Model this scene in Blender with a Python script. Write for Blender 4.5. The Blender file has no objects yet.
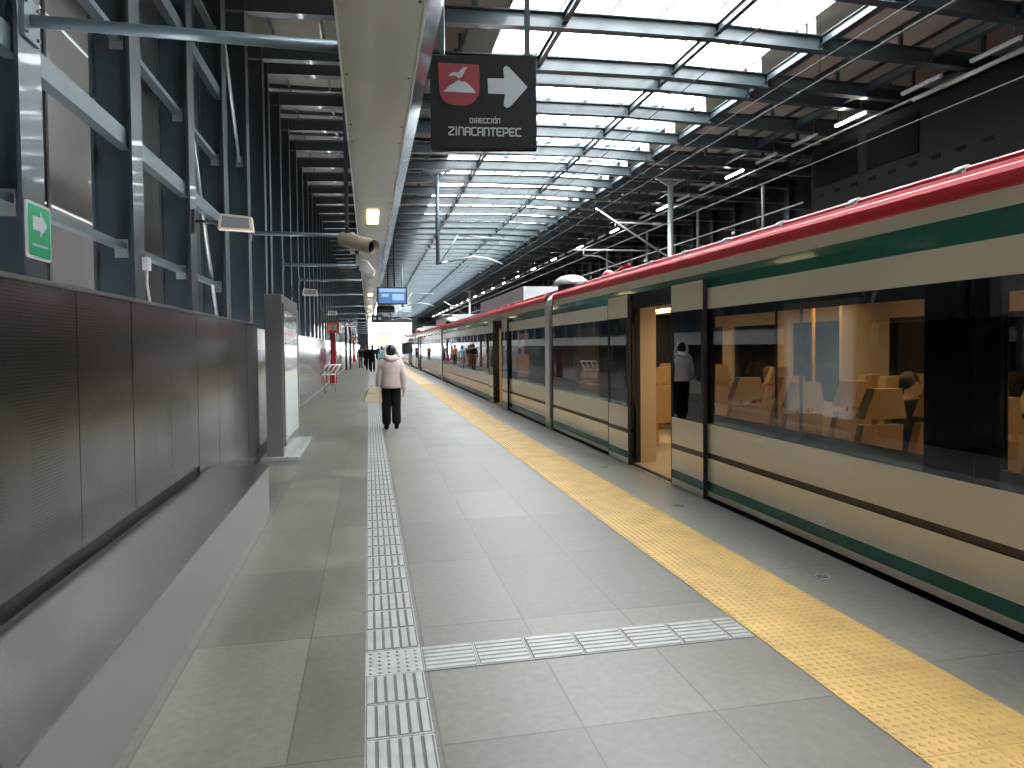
import bpy, math, random
from math import pi, sin, cos, radians, atan, hypot
from mathutils import Vector, Matrix
random.seed(7)
S = bpy.context.scene
COL = S.collection

# ------------------------------------------------------------------ materials
def newmat(name):
    m = bpy.data.materials.new(name); m.use_nodes = True
    nt = m.node_tree; b = nt.nodes['Principled BSDF']
    return m, nt, b

def mat(name, col, rough=.5, metal=0., noise=0., nscale=4., spec=.5, coat=0., bump=0., bscale=30., nstretch=(1, 1, 1), rnoise=0.):
    m, nt, b = newmat(name)
    if not name.startswith(('train_', 'roof_', 'silver', 'display', 'white_')): col = tuple(c * .8 for c in col)
    b.inputs['Roughness'].default_value = rough
    b.inputs['Metallic'].default_value = metal
    b.inputs['Specular IOR Level'].default_value = spec
    b.inputs['Coat Weight'].default_value = coat
    b.inputs['Coat Roughness'].default_value = .05
    tc = nt.nodes.new('ShaderNodeTexCoord')
    mp = nt.nodes.new('ShaderNodeMapping'); mp.inputs['Scale'].default_value = nstretch
    nt.links.new(tc.outputs['Object'], mp.inputs[0])
    if noise or rnoise:
        n = nt.nodes.new('ShaderNodeTexNoise'); n.inputs['Scale'].default_value = nscale; n.inputs['Detail'].default_value = 5
        nt.links.new(mp.outputs[0], n.inputs['Vector'])
    if noise:
        r = nt.nodes.new('ShaderNodeValToRGB')
        r.color_ramp.elements[0].position = .3; r.color_ramp.elements[1].position = .7
        r.color_ramp.elements[0].color = [c * (1 - noise) for c in col[:3]] + [1]
        r.color_ramp.elements[1].color = [min(1, c * (1 + noise)) for c in col[:3]] + [1]
        nt.links.new(n.outputs['Fac'], r.inputs[0]); nt.links.new(r.outputs[0], b.inputs['Base Color'])
    else:
        b.inputs['Base Color'].default_value = (*col[:3], 1)
    if rnoise:
        mr = nt.nodes.new('ShaderNodeMapRange'); mr.inputs['To Min'].default_value = rough - rnoise; mr.inputs['To Max'].default_value = rough + rnoise
        nt.links.new(n.outputs['Fac'], mr.inputs[0]); nt.links.new(mr.outputs[0], b.inputs['Roughness'])
    if bump:
        n2 = nt.nodes.new('ShaderNodeTexNoise'); n2.inputs['Scale'].default_value = bscale
        nt.links.new(mp.outputs[0], n2.inputs['Vector'])
        bp = nt.nodes.new('ShaderNodeBump'); bp.inputs['Strength'].default_value = bump; bp.inputs['Distance'].default_value = .01
        nt.links.new(n2.outputs['Fac'], bp.inputs['Height']); nt.links.new(bp.outputs[0], b.inputs['Normal'])
    return m

def emit(name, col, s):
    m, nt, b = newmat(name)
    b.inputs['Base Color'].default_value = (*col, 1)
    b.inputs['Emission Color'].default_value = (*col, 1)
    b.inputs['Emission Strength'].default_value = s
    return m

def glass(name, tint, refl=.12, rough=.0, trans=1.0):
    """thin pane: tinted see-through mixed with a fresnel mirror"""
    m = bpy.data.materials.new(name); m.use_nodes = True
    nt = m.node_tree; nt.nodes.clear()
    o = nt.nodes.new('ShaderNodeOutputMaterial'); t = nt.nodes.new('ShaderNodeBsdfTransparent')
    t.inputs[0].default_value = (*tint, 1)
    g = nt.nodes.new('ShaderNodeBsdfGlossy'); g.inputs['Roughness'].default_value = rough
    g.inputs['Color'].default_value = (.9, .95, 1, 1)
    lw = nt.nodes.new('ShaderNodeFresnel'); lw.inputs['IOR'].default_value = 1.5
    ad = nt.nodes.new('ShaderNodeMath'); ad.operation = 'ADD'; ad.inputs[1].default_value = refl; ad.use_clamp = True
    mx = nt.nodes.new('ShaderNodeMixShader')
    ge = nt.nodes.new('ShaderNodeNewGeometry'); iv = nt.nodes.new('ShaderNodeMath'); iv.operation = 'SUBTRACT'; iv.inputs[0].default_value = 1
    nt.links.new(ge.outputs['Backfacing'], iv.inputs[1]); mu = nt.nodes.new('ShaderNodeMath'); mu.operation = 'MULTIPLY'
    nt.links.new(lw.outputs[0], ad.inputs[0]); nt.links.new(ad.outputs[0], mu.inputs[0]); nt.links.new(iv.outputs[0], mu.inputs[1]); nt.links.new(mu.outputs[0], mx.inputs[0])
    nt.links.new(t.outputs[0], mx.inputs[1]); nt.links.new(g.outputs[0], mx.inputs[2]); nt.links.new(mx.outputs[0], o.inputs[0])
    return m

def sky_pane(name):
    m = bpy.data.materials.new(name); m.use_nodes = True
    nt = m.node_tree; nt.nodes.clear()
    o = nt.nodes.new('ShaderNodeOutputMaterial'); t = nt.nodes.new('ShaderNodeBsdfTransparent'); t.inputs[0].default_value = (.86, .88, .88, 1)
    d = nt.nodes.new('ShaderNodeBsdfTranslucent'); d.inputs[0].default_value = (.9, .92, .92, 1)
    mx = nt.nodes.new('ShaderNodeMixShader'); mx.inputs[0].default_value = .2
    nt.links.new(t.outputs[0], mx.inputs[1]); nt.links.new(d.outputs[0], mx.inputs[2]); nt.links.new(mx.outputs[0], o.inputs[0])
    return m

def floor_mat(name, base, bw, rh, ox, oy, off=0., vary=.16, mortar=.006, gap=.55):
    m, nt, b = newmat(name)
    tc = nt.nodes.new('ShaderNodeTexCoord')
    sp = nt.nodes.new('ShaderNodeSeparateXYZ'); nt.links.new(tc.outputs['Object'], sp.inputs[0])
    ax = nt.nodes.new('ShaderNodeMath'); ax.operation = 'ADD'; ax.inputs[1].default_value = 1000 * bw - oy
    ay = nt.nodes.new('ShaderNodeMath'); ay.operation = 'ADD'; ay.inputs[1].default_value = 1000 * rh - ox
    nt.links.new(sp.outputs['Y'], ax.inputs[0]); nt.links.new(sp.outputs['X'], ay.inputs[0])
    cb = nt.nodes.new('ShaderNodeCombineXYZ'); nt.links.new(ax.outputs[0], cb.inputs[0]); nt.links.new(ay.outputs[0], cb.inputs[1])
    br = nt.nodes.new('ShaderNodeTexBrick'); br.offset = off; br.inputs['Scale'].default_value = 1
    br.inputs['Brick Width'].default_value = bw; br.inputs['Row Height'].default_value = rh
    br.inputs['Mortar Size'].default_value = mortar; br.inputs['Mortar Smooth'].default_value = .2
    br.inputs['Color1'].default_value = [c * (1 - vary) for c in base] + [1]
    br.inputs['Color2'].default_value = [c * (1 + vary) for c in base] + [1]
    br.inputs['Mortar'].default_value = [c * gap for c in base] + [1]
    nt.links.new(cb.outputs[0], br.inputs['Vector'])
    n = nt.nodes.new('ShaderNodeTexNoise'); n.inputs['Scale'].default_value = 1.7; n.inputs['Detail'].default_value = 7; n.inputs['Roughness'].default_value = .65
    nt.links.new(tc.outputs['Object'], n.inputs['Vector'])
    r = nt.nodes.new('ShaderNodeValToRGB'); r.color_ramp.elements[0].position = .3; r.color_ramp.elements[1].position = .72
    r.color_ramp.elements[0].color = (.66, .65, .62, 1); r.color_ramp.elements[1].color = (1.0, 1.0, 1.0, 1)
    nt.links.new(n.outputs['Fac'], r.inputs[0])
    n3 = nt.nodes.new('ShaderNodeTexNoise'); n3.inputs['Scale'].default_value = 22; n3.inputs['Detail'].default_value = 4
    nt.links.new(tc.outputs['Object'], n3.inputs['Vector'])
    r3 = nt.nodes.new('ShaderNodeValToRGB'); r3.color_ramp.elements[0].position = .35; r3.color_ramp.elements[1].position = .75
    r3.color_ramp.elements[0].color = (.78, .78, .78, 1); r3.color_ramp.elements[1].color = (1, 1, 1, 1)
    nt.links.new(n3.outputs['Fac'], r3.inputs[0])
    x1 = nt.nodes.new('ShaderNodeMix'); x1.data_type = 'RGBA'; x1.blend_type = 'MULTIPLY'; x1.inputs[0].default_value = 1
    nt.links.new(br.outputs[0], x1.inputs[6]); nt.links.new(r.outputs[0], x1.inputs[7])
    x2 = nt.nodes.new('ShaderNodeMix'); x2.data_type = 'RGBA'; x2.blend_type = 'MULTIPLY'; x2.inputs[0].default_value = 1
    nt.links.new(x1.outputs[2], x2.inputs[6]); nt.links.new(r3.outputs[0], x2.inputs[7])
    nt.links.new(x2.outputs[2], b.inputs['Base Color'])
    mr = nt.nodes.new('ShaderNodeMapRange'); mr.inputs['To Min'].default_value = .34; mr.inputs['To Max'].default_value = .58
    nt.links.new(n.outputs['Fac'], mr.inputs[0]); nt.links.new(mr.outputs[0], b.inputs['Roughness'])
    return m

def slat_mat(name):
    """dark steel sheet with fine pressed slots laid out in big rounded figures"""
    m, nt, b = newmat(name)
    b.inputs['Metallic'].default_value = .9
    tc = nt.nodes.new('ShaderNodeTexCoord')
    sp = nt.nodes.new('ShaderNodeSeparateXYZ'); nt.links.new(tc.outputs['Object'], sp.inputs[0])
    def mth(op, a, bb=None):
        n = nt.nodes.new('ShaderNodeMath'); n.operation = op
        for i, v in enumerate((a, bb)):
            if v is None: continue
            if isinstance(v, (int, float)): n.inputs[i].default_value = v
            else: nt.links.new(v, n.inputs[i])
        return n.outputs[0]
    # slots: a line every 18 mm of height
    fz = mth('FRACT', mth('MULTIPLY', sp.outputs['Z'], 55))
    line = mth('LESS_THAN', fz, .42)
    # rounded figures: cells 1.8 m wide, ring shape
    cy = mth('SUBTRACT', mth('FRACT', mth('MULTIPLY', mth('ADD', sp.outputs['Y'], 100.2), .625)), .5)
    cy = mth('MULTIPLY', cy, 1.6)
    cz = mth('SUBTRACT', sp.outputs['Z'], 1.05)
    p4 = mth('POWER', mth('ADD', mth('POWER', mth('ABSOLUTE', mth('DIVIDE', cy, .62)), 3.), mth('POWER', mth('ABSOLUTE', mth('DIVIDE', cz, .42)), 3.)), .333)
    ring = mth('LESS_THAN', mth('ABSOLUTE', mth('SUBTRACT', p4, .8)), .2)
    inner = mth('LESS_THAN', mth('ABSOLUTE', mth('SUBTRACT', p4, .0)), .36)
    top = mth('GREATER_THAN', mth('FRACT', mth('MULTIPLY', sp.outputs['Z'], 3.3)), .45)
    top = mth('MULTIPLY', top, mth('GREATER_THAN', sp.outputs['Z'], 1.52))
    msk = mth('MAXIMUM', mth('SUBTRACT', 1., mth('MAXIMUM', ring, 0.)), top)
    msk = mth('MULTIPLY', msk, mth('SUBTRACT', 1., mth('MULTIPLY', inner, 1.)))
    fac = mth('MULTIPLY', msk, line)
    mx = nt.nodes.new('ShaderNodeMix'); mx.data_type = 'RGBA'
    mx.inputs[6].default_value = (.115, .11, .106, 1); mx.inputs[7].default_value = (.06, .058, .056, 1)
    nt.links.new(fac, mx.inputs[0]); nt.links.new(mx.outputs[2], b.inputs['Base Color'])
    n = nt.nodes.new('ShaderNodeTexNoise'); n.inputs['Scale'].default_value = 1.3; nt.links.new(tc.outputs['Object'], n.inputs['Vector'])
    mr = nt.nodes.new('ShaderNodeMapRange'); mr.inputs['To Min'].default_value = .16; mr.inputs['To Max'].default_value = .24
    nt.links.new(n.outputs['Fac'], mr.inputs[0]); nt.links.new(mr.outputs[0], b.inputs['Roughness'])
    return m

M = {}
M['colshaded'] = mat('column_steel_shaded', (.032, .048, .058), .34, .0, .12, 1.5, coat=.3)  # beam steel darkened: the weaker light on the columns is put into the colour
M['steel'] = mat('painted_steel', (.055, .075, .086), .42, .0, .12, 1.5, coat=.3)
M['steel_dark'] = mat('wall_sheet', (.010, .012, .014), .5)
M['girt'] = mat('girt_paint', (.10, .13, .145), .35, .2, .1, 3)
M['taupe'] = mat('taupe_cladding', (.17, .155, .145), .35, 0, .12, 1.2, coat=.2)
M['pipe'] = mat('pipe_paint', (.13, .17, .2), .35, .2)
M['galv'] = mat('galvanised', (.5, .52, .53), .35, .7, .15, 6)
M['roofpanel'] = mat('roof_panel', (.58, .53, .44), .6, 0, .12, .8)
M['roofleft_shaded'] = mat('roof_panel_left_shaded', (.20, .185, .155), .6)  # same beige panel, darkened to carry the shade of the left roof
M['white'] = mat('white_paint', (.75, .77, .76), .4)
M['skyglass'] = sky_pane('skylight_glass')
M['floor'] = floor_mat('floor_tiles', (.124, .113, .094), 1.22, .615, .27, 2.81, vary=.17, mortar=.005, gap=.5)
M['edge'] = floor_mat('edge_slab', (.19, .185, .168), 1.5, 2.0, 2.78, 3.0, vary=.05, gap=.6)
M['tgrey'] = mat('tactile_grey', (.27, .27, .26), .5, 0, .14, 9)
M['tyellow'] = mat('tactile_yellow', (.47, .29, .082), .5, 0, .16, 3.5)
M['grout'] = mat('grout_pale', (.55, .5, .38), .7)
M['groutg'] = mat('grout_dark', (.08, .08, .078), .7)
M['slats'] = slat_mat('perforated_steel')
M['brushed'] = mat('brushed_steel', (.42, .415, .40), .33, .9)
M['plinth_top'] = mat('plinth_top_steel', (.22, .22, .215), .2, .9, .1, 1.3)
M['mirrorsteel'] = mat('polished_steel', (.36, .35, .34), .16, .95, .1, 1.0, bump=.25, bscale=1.6, nstretch=(1, 3, .5))
M['dayband'] = mat('white_daylight_band', (.6, .6, .585), .25)  # white stands in for bright daylight along the barrier top
M['black'] = mat('black_matt', (.012, .012, .013), .5)
M['blackgloss'] = mat('black_gloss', (.01, .011, .013), .08, coat=.5)
M['sign'] = mat('sign_charcoal', (.013, .013, .0145), .6, spec=.2)
M['signred'] = mat('sign_red', (.24, .03, .035), .5)
M['signwhite'] = mat('sign_white', (.40, .43, .45), .5)
M['green'] = mat('sign_green', (.0, .30, .12), .4)
M['cream'] = mat('train_cream', (.90, .82, .66), .22, 0, .03, .6, coat=.6)
M['tred'] = mat('train_red', (.62, .014, .03), .35, coat=.3)
M['tgreen'] = mat('train_green', (.002, .15, .095), .22, coat=.6)
M['tbrown'] = mat('train_brown', (.055, .04, .03), .4)
M['troof'] = mat('train_roof', (.10, .10, .10), .6)
M['tglass'] = glass('train_glass', (.70, .69, .67), .05)
M['tdark'] = glass('train_dark_glass', (.08, .08, .09), .02)
M['silver'] = mat('silver_trim', (.6, .6, .59), .3, .6)
M['rubber'] = mat('rubber', (.015, .015, .016), .6)
M['beige'] = mat('train_beige', (.55, .44, .30), .45)
M['seat'] = mat('seat_tan', (.50, .33, .16), .5, 0, .05, 5)
M['tfloor'] = mat('train_floor', (.42, .36, .27), .5)
M['tyell'] = mat('grab_pole_yellow', (.75, .45, .08), .35)
M['tlight'] = emit('train_lamp', (1, .76, .46), 7)
M['chan'] = mat('channel_cream', (.66, .66, .575), .22, 0, .05, .7, coat=.3)
M['chanside'] = mat('channel_side_steel', (.62, .66, .7), .15, .85)
M['lens'] = emit('warm_lens', (1, .84, .45), 1.6)
M['lit'] = emit('lit_tube', (1, .96, .86), 14)
M['unlit'] = mat('unlit_tube', (.75, .75, .73), .4)
M['screen'] = emit('screen_blue', (.06, .13, .30), .4)
M['screenlight'] = emit('screen_light', (.25, .38, .55), .35)
M['mesh'] = mat('black_mesh', (.003, .003, .003), .9, spec=.1)
M['box'] = mat('black_box', (.010, .010, .010), .8, spec=.15)
M['ballast'] = mat('ballast', (.09, .085, .08), .9, 0, .4, 12)
M['camwhite'] = mat('camera_white', (.55, .46, .35), .35)
M['camgrey'] = mat('camera_grey', (.62, .62, .62), .4)
M['pillar'] = mat('pillar_red', (.42, .02, .035), .35)
M['glasscab'] = mat('glossy_white', (.72, .80, .78), .08, coat=.6)  # plain pale glossy cabinet face, no emission
M['skin'] = mat('skin', (.48, .28, .19), .5)
M['hairb'] = mat('hair_black', (.012, .01, .009), .45, bump=.4, bscale=60)
M['hairr'] = mat('hair_auburn', (.16, .055, .02), .45, bump=.4, bscale=60)
M['pink'] = mat('jacket_pink', (.56, .44, .42), .6, 0, .05, 9, bump=.3, bscale=25)
M['fur'] = mat('fur_white', (.75, .73, .70), .9, 0, .1, 30, bump=1., bscale=80)
M['bag'] = mat('bag_cream', (.64, .55, .36), .5, 0, .06, 8)
M['cblack'] = mat('cloth_black', (.007, .007, .008), .9, spec=.15)
M['corange'] = mat('cloth_orange', (.6, .22, .06), .7)
M['cblue'] = mat('cloth_pale_blue', (.30, .58, .66), .6)
M['cgrey'] = mat('cloth_grey', (.16, .17, .18), .7)
M['cred'] = mat('cloth_red', (.35, .05, .05), .7)
M['ochre'] = mat('facade_ochre', (.10, .088, .055), .7)
M['ochrewin'] = mat('facade_window', (.07, .068, .06), .3)

# ------------------------------------------------------------------ mesh builder
class MB:
    def __init__(s): s.v = []; s.f = []; s.mi = []; s.sm = []
    def add(s, vs, fs, mi=0, smooth=False):
        o = len(s.v); s.v += [tuple(v) for v in vs]
        for f in fs: s.f.append([i + o for i in f]); s.mi.append(mi); s.sm.append(smooth)
        return s
    def box(s, x0, x1, y0, y1, z0, z1, mi=0):
        return s.add([(x0,y0,z0),(x1,y0,z0),(x1,y1,z0),(x0,y1,z0),(x0,y0,z1),(x1,y0,z1),(x1,y1,z1),(x0,y1,z1)],
              [(0,3,2,1),(4,5,6,7),(0,1,5,4),(1,2,6,5),(2,3,7,6),(3,0,4,7)], mi)
    def tube(s, pts, r, n=10, mi=0, caps=True, flat=None):
        """swept tube; r is a number or one per point; flat scales the second axis"""
        pts = [Vector(p) for p in pts]; rs = r if isinstance(r, (list, tuple)) else [r] * len(pts)
        vs = []; prev = None
        for i, p in enumerate(pts):
            d = (pts[min(i + 1, len(pts) - 1)] - pts[max(i - 1, 0)]).normalized()
            if prev is None:
                a = Vector((1, 0, 0)) if abs(d.x) < .9 else Vector((0, 1, 0))
            else: a = prev
            u = (a - d * a.dot(d)).normalized(); w = d.cross(u); prev = u
            rr = rs[i] if isinstance(rs[i], (list, tuple)) else (rs[i], rs[i])
            for k in range(n):
                t = 2 * pi * k / n; vs.append(p + u * (rr[0] * cos(t)) + w * (rr[1] * sin(t)))
        fs = []
        for i in range(len(pts) - 1):
            for k in range(n):
                a = i * n + k; b = i * n + (k + 1) % n; fs.append((a, b, b + n, a + n))
        s.add(vs, fs, mi, True)
        if caps:
            o = len(s.v) - len(vs)
            s.f.append([o + k for k in range(n)][::-1]); s.mi.append(mi); s.sm.append(False)
            s.f.append([o + (len(pts) - 1) * n + k for k in range(n)]); s.mi.append(mi); s.sm.append(False)
        return s
    def bar(s, p, q, w, h, mi=0):
        """square bar between two points"""
        p = Vector(p); q = Vector(q); d = (q - p).normalized()
        up = Vector((0, 0, 1)) if abs(d.z) < .95 else Vector((0, 1, 0))
        a = d.cross(up).normalized() * (w / 2); b = a.cross(d).normalized() * (h / 2)
        vs = [p - a - b, p + a - b, p + a + b, p - a + b, q - a - b, q + a - b, q + a + b, q - a + b]
        return s.add(vs, [(0,1,2,3),(7,6,5,4),(0,4,5,1),(1,5,6,2),(2,6,7,3),(3,7,4,0)], mi)
    def prism(s, poly, axis, a, b, mi=0):
        """extrude a 2D polygon between a and b along axis x, y or z"""
        n = len(poly)
        def P(u, v, t): return {'x': (t, u, v), 'y': (u, t, v), 'z': (u, v, t)}[axis]
        vs = [P(u, v, a) for u, v in poly] + [P(u, v, b) for u, v in poly]
        fs = [tuple(range(n))[::-1], tuple(range(n, 2 * n))] + [(i, (i + 1) % n, (i + 1) % n + n, i + n) for i in range(n)]
        return s.add(vs, fs, mi)
    def strip(s, prof, y0, y1, mis):
        """open profile in x,z swept along y, a material per segment"""
        for i in range(len(prof) - 1):
            (xa, za), (xb, zb) = prof[i], prof[i + 1]
            s.add([(xa, y0, za), (xa, y1, za), (xb, y1, zb), (xb, y0, zb)], [(0, 1, 2, 3)], mis[i])
        return s
    def ball(s, c, r, n=12, m=8, mi=0, zmin=-1):
        vs = []; fs = []
        r = r if isinstance(r, (tuple, list)) else (r, r, r)
        for i in range(m + 1):
            ph = pi * i / m
            for k in range(n):
                t = 2 * pi * k / n
                vs.append((c[0] + r[0] * sin(ph) * cos(t), c[1] + r[1] * sin(ph) * sin(t), c[2] + r[2] * max(cos(ph), zmin)))
        for i in range(m):
            for k in range(n):
                a = i * n + k; b = i * n + (k + 1) % n; fs.append((a + n, b + n, b, a))
        return s.add(vs, fs, mi, True)
    def disc(s, c, r, h, n=20, mi=0):
        poly = [(c[0] + r * cos(2 * pi * k / n), c[1] + r * sin(2 * pi * k / n)) for k in range(n)]
        return s.prism(poly, 'z', c[2], c[2] + h, mi)
    def mesh(s, name, mats):
        me = bpy.data.meshes.new(name); me.from_pydata(s.v, [], s.f); 
        for m in (mats if isinstance(mats, list) else [mats]): me.materials.append(M[m] if isinstance(m, str) else m)
        me.polygons.foreach_set('material_index', s.mi); me.polygons.foreach_set('use_smooth', s.sm); me.update()
        return me
    def build(s, name, mats, parent=None, bevel=0., sub=0, loc=None):
        o = bpy.data.objects.new(name, s.mesh(name, mats)); COL.objects.link(o)
        if parent: o.parent = parent
        if loc: o.location = loc
        if bevel:
            b = o.modifiers.new('bevel', 'BEVEL'); b.width = bevel; b.segments = 2; b.limit_method = 'ANGLE'
        if sub:
            b = o.modifiers.new('sub', 'SUBSURF'); b.levels = sub; b.render_levels = sub
        return o

def empty(name, loc=(0, 0, 0), rz=0.):
    o = bpy.data.objects.new(name, None); COL.objects.link(o); o.location = loc; o.rotation_euler = (0, 0, rz); o.empty_display_size = .2
    return o
def tag(o, label, cat, group=None, kind=None):
    o['label'] = label; o['category'] = cat
    if group: o['group'] = group
    if kind: o['kind'] = kind
    return o
def struct(o): o['kind'] = 'structure'; return o
def kids(o): return [c for c in COL.objects if c.parent == o]
def copy_tree(o, parent=None, ch_map=None):
    c = o.copy(); COL.objects.link(c)
    if parent: c.parent = parent
    for ch in kids(o): copy_tree(ch, c)
    return c

# frames of the hall
YF = [5.25 + 2.2 * k for k in range(-22, 6)] + [17.1 + 2.13 * j for j in range(0, 66)]
YEND = YF[-1] + .3; Y0 = YF[0] - .3

# ------------------------------------------------------------------ floor
m = MB()
m.box(-2.0, 2.79, Y0, YEND, -.3, 0); struct(m.build('floor', 'floor'))
m = MB(); m.box(2.79, 3.47, Y0, YEND, -.3, -.001); m.box(3.25, 3.40, Y0, YEND, -1.25, -.3)
o = m.build('trim_1', 'edge'); struct(o)
m = MB(); m.box(3.4, 19, Y0, YEND, -1.3, -1.15); struct(m.build('floor_trackbed', 'ballast'))
# rails and sleepers
for x in (4.28, 5.72):
    m = MB(); m.prism([(-.07, 0), (.07, 0), (.07, .02), (.01, .04), (.01, .12), (.035, .14), (.035, .17), (-.035, .17), (-.035, .14), (-.01, .12), (-.01, .04), (-.07, .02)], 'y', Y0, YEND)
    o = m.build('running_rail', 'galv', loc=(x, 0, -1.15)); tag(o, 'steel running rail under the train on its %s side' % ('platform' if x < 5 else 'far'), 'rail', 'rails of the near track')

# grey guide strip
GX0, GX1 = -.045, .25; GY = 3.475; P = .285
def guide_tile(m, x0, x1, y0, y1, along):
    g = .006
    m.box(x0 + .002, x1 - .002, y0 + .003, y1 - .003, 0, .004)
    m.box(x0 + .008, x1 - .008, y0 + .014, y1 - .014, .004, .0045, 1)
    for i in range(6):
        if along:
            w = (x1 - x0 - .012) / 6; a = x0 + .006 + i * w
            m.prism([(a + .003, .004), (a + w - .009, .004), (a + w - .011, .0095), (a + .006, .0095)], 'y', y0 + .012, y1 - .012)
        else:
            w = (y1 - y0 - .012) / 6; a = y0 + .006 + i * w
            m.prism([(a + .003, .004), (a + w - .009, .004), (a + w - .011, .0095), (a + .006, .0095)], 'x', x0 + .012, x1 - .012)
m = MB(); m.box(GX0, GX1, Y0, YEND, -.01, .0015, 1)
y = GY - P * 16
while y < 70:
    if abs(y - GY) > .01: guide_tile(m, GX0, GX1, y, y + P, True)
    y += P
m.box(GX0 + .002, GX1 - .002, 70, YEND, 0, .006)
m.box(GX0 + .002, GX1 - .002, GY + .003, GY + P - .003, 0, .004)
for i in range(6):
    for j in range(6):
        cx = GX0 + .03 + i * (GX1 - GX0 - .06) / 5; cyy = GY + .03 + j * (P - .06) / 5
        m.ball((cx, cyy, .004), (.011, .011, .006), 8, 4)
o = m.build('guide_strip', ['tgrey', 'groutg']); tag(o, 'long grey ribbed tactile guide strip running down the platform', 'tactile paving')
m = MB(); m.box(GX1, 2.10, GY, GY + P, -.01, .0015, 1)
x = GX1; PX = (2.10 - GX1) / 6.5
while x < 2.09:
    guide_tile(m, x, min(x + PX, 2.10), GY, GY + P, False); x += PX
o = m.build('guide_strip', ['tgrey', 'groutg']); tag(o, 'short grey ribbed tactile strip crossing from the long one to the yellow paving', 'tactile paving')

# yellow blister strip, two tiles wide
YX0, YX1 = 2.11, 2.79; T = .34
m = MB(); m.box(YX0, YX1, Y0, YEND, -.01, .0015, 1)
y = 1.62
def tile(m, x, y, dome):
    m.box(x + .002, x + T - .002, y + .002, y + T - .002, 0, .005)
    if dome:
        for i in range(7):
            for j in range(7):
                cx, cyy = x + .027 + i * (T - .054) / 6, y + .027 + j * (T - .054) / 6
                vs = []; nn = 6
                for (r, z) in ((.0165, .005), (.013, .0095), (.007, .0115)):
                    vs += [(cx + r * cos(2 * pi * k / nn), cyy + r * sin(2 * pi * k / nn), z) for k in range(nn)]
                fs = [(a * nn + k, a * nn + (k + 1) % nn, (a + 1) * nn + (k + 1) % nn, (a + 1) * nn + k) for a in range(2) for k in range(nn)] + [tuple(2 * nn + k for k in range(nn))]
                m.add(vs, fs, 0, True)
while y < YEND - 1:
    for x in (YX0, YX0 + T): tile(m, x, y, y < 30)
    y += T
for k in range(40):
    for x in (YX0, YX0 + T): tile(m, x, 1.62 - T * (k + 1), False)
o = m.build('tactile_warning_strip', ['tyellow', 'grout']); tag(o, 'yellow blister warning paving two tiles wide along the platform edge', 'tactile paving')

# small round drain covers
for i, y in enumerate((4.27, 6.52, 8.8, 11.05, 13.3)):
    m = MB(); m.disc((0, 0, 0), .055, .006, 24); m.disc((0, 0, .006), .04, .002, 20, 1); 
    for q in (-.02, 0, .02): m.box(-.028, .028, q - .004, q + .004, .008, .0095, 0)
    o = m.build('floor_drain', ['galv', 'black'], loc=(3.1, y, -.001))
    tag(o, ['round steel drain cover nearest the camera in the pale edge paving', 'round drain cover in the pale paving before the open train door', 'round drain cover in the pale paving opposite the far side of the open train door',
            'round drain cover in the paving short of the silver train joint', 'round drain cover in the paving just beyond the silver train joint'][i], 'drain cover', 'drain covers in the platform edge')

# ------------------------------------------------------------------ left wall, columns
m = MB(); m.box(-3.15, -3.05, Y0, YEND, -.3, 9.0); struct(m.build('wall_left', 'steel_dark'))
m = MB()
for k in range(22, 24):   # taupe cladding in the two nearest bays
    a, b = YF[k] , YF[k + 1]
    m.box(-3.045, -3.02, a + .1, b - .02, 0, 8.4)
    m.box(-3.02, -2.99, a + 1.32, a + 1.38, 0, 8.4)
    for z in (1.2, 3.05, 4.9, 6.75): m.box(-3.02, -3.005, a + .1, b - .02, z, z + .02, 1)
o = m.build('trim_2', ['taupe', 'white']); struct(o)
m = MB(); m.box(17.6, 17.7, Y0, YEND, -1.3, 9.0); struct(m.build('wall_right', 'steel_dark'))
m = MB(); m.box(-3.15, 17.7, Y0 - .2, Y0, -1.3, 9.1); struct(m.build('wall_light_block', 'taupe'))  # unseen end wall, added to keep out sky light from behind

FW = .32
def column_mesh(x, s, z0):
    m = MB(); w = FW / 2
    m.box(min(x, x - s * .025), max(x, x - s * .025), -w, w, z0, 8.3)                     # track-side flange
    m.box(min(x - s * .025, x - s * .36), max(x - s * .025, x - s * .36), -.01, .01, z0, 8.3)   # web
    m.box(min(x - s * .36, x - s * .385), max(x - s * .36, x - s * .385), -.09, .09, z0, 8.3)       # rear flange
    m.box(min(x + s * .02, x - s * .5), max(x + s * .02, x - s * .5), -w - .04, w + .04, z0, z0 + .03)
    return m.mesh('column_post', 'colshaded')
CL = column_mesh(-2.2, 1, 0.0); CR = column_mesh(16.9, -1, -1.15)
def girt_mesh(x, s, L, big):
    m = MB(); h = .17 if big else .06
    y0, y1 = FW / 2, L - .012
    xx = x - s * (.1 if big else .16)
    m.box(xx - .05, xx + .05, y0, y1, -h / 2, h / 2)
    if big: return m.mesh('girt', ['girt', 'galv'])
    m.box(xx - .06, xx + .06, y1 - .012, y1, -h / 2 - .08, h / 2 + .04, 1)
    m.tube([(xx - .05, y1 - .025, h / 2 + .03), (xx - .05, y1 - .01, h / 2 + .03)], .014, 6, 1)
    m.tube([(xx + .05, y1 - .025, -h / 2 - .03), (xx + .05, y1 - .01, -h / 2 - .03)], .014, 6, 1)
    return m.mesh('girt', ['girt', 'galv'])
GMESH = {}
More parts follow.
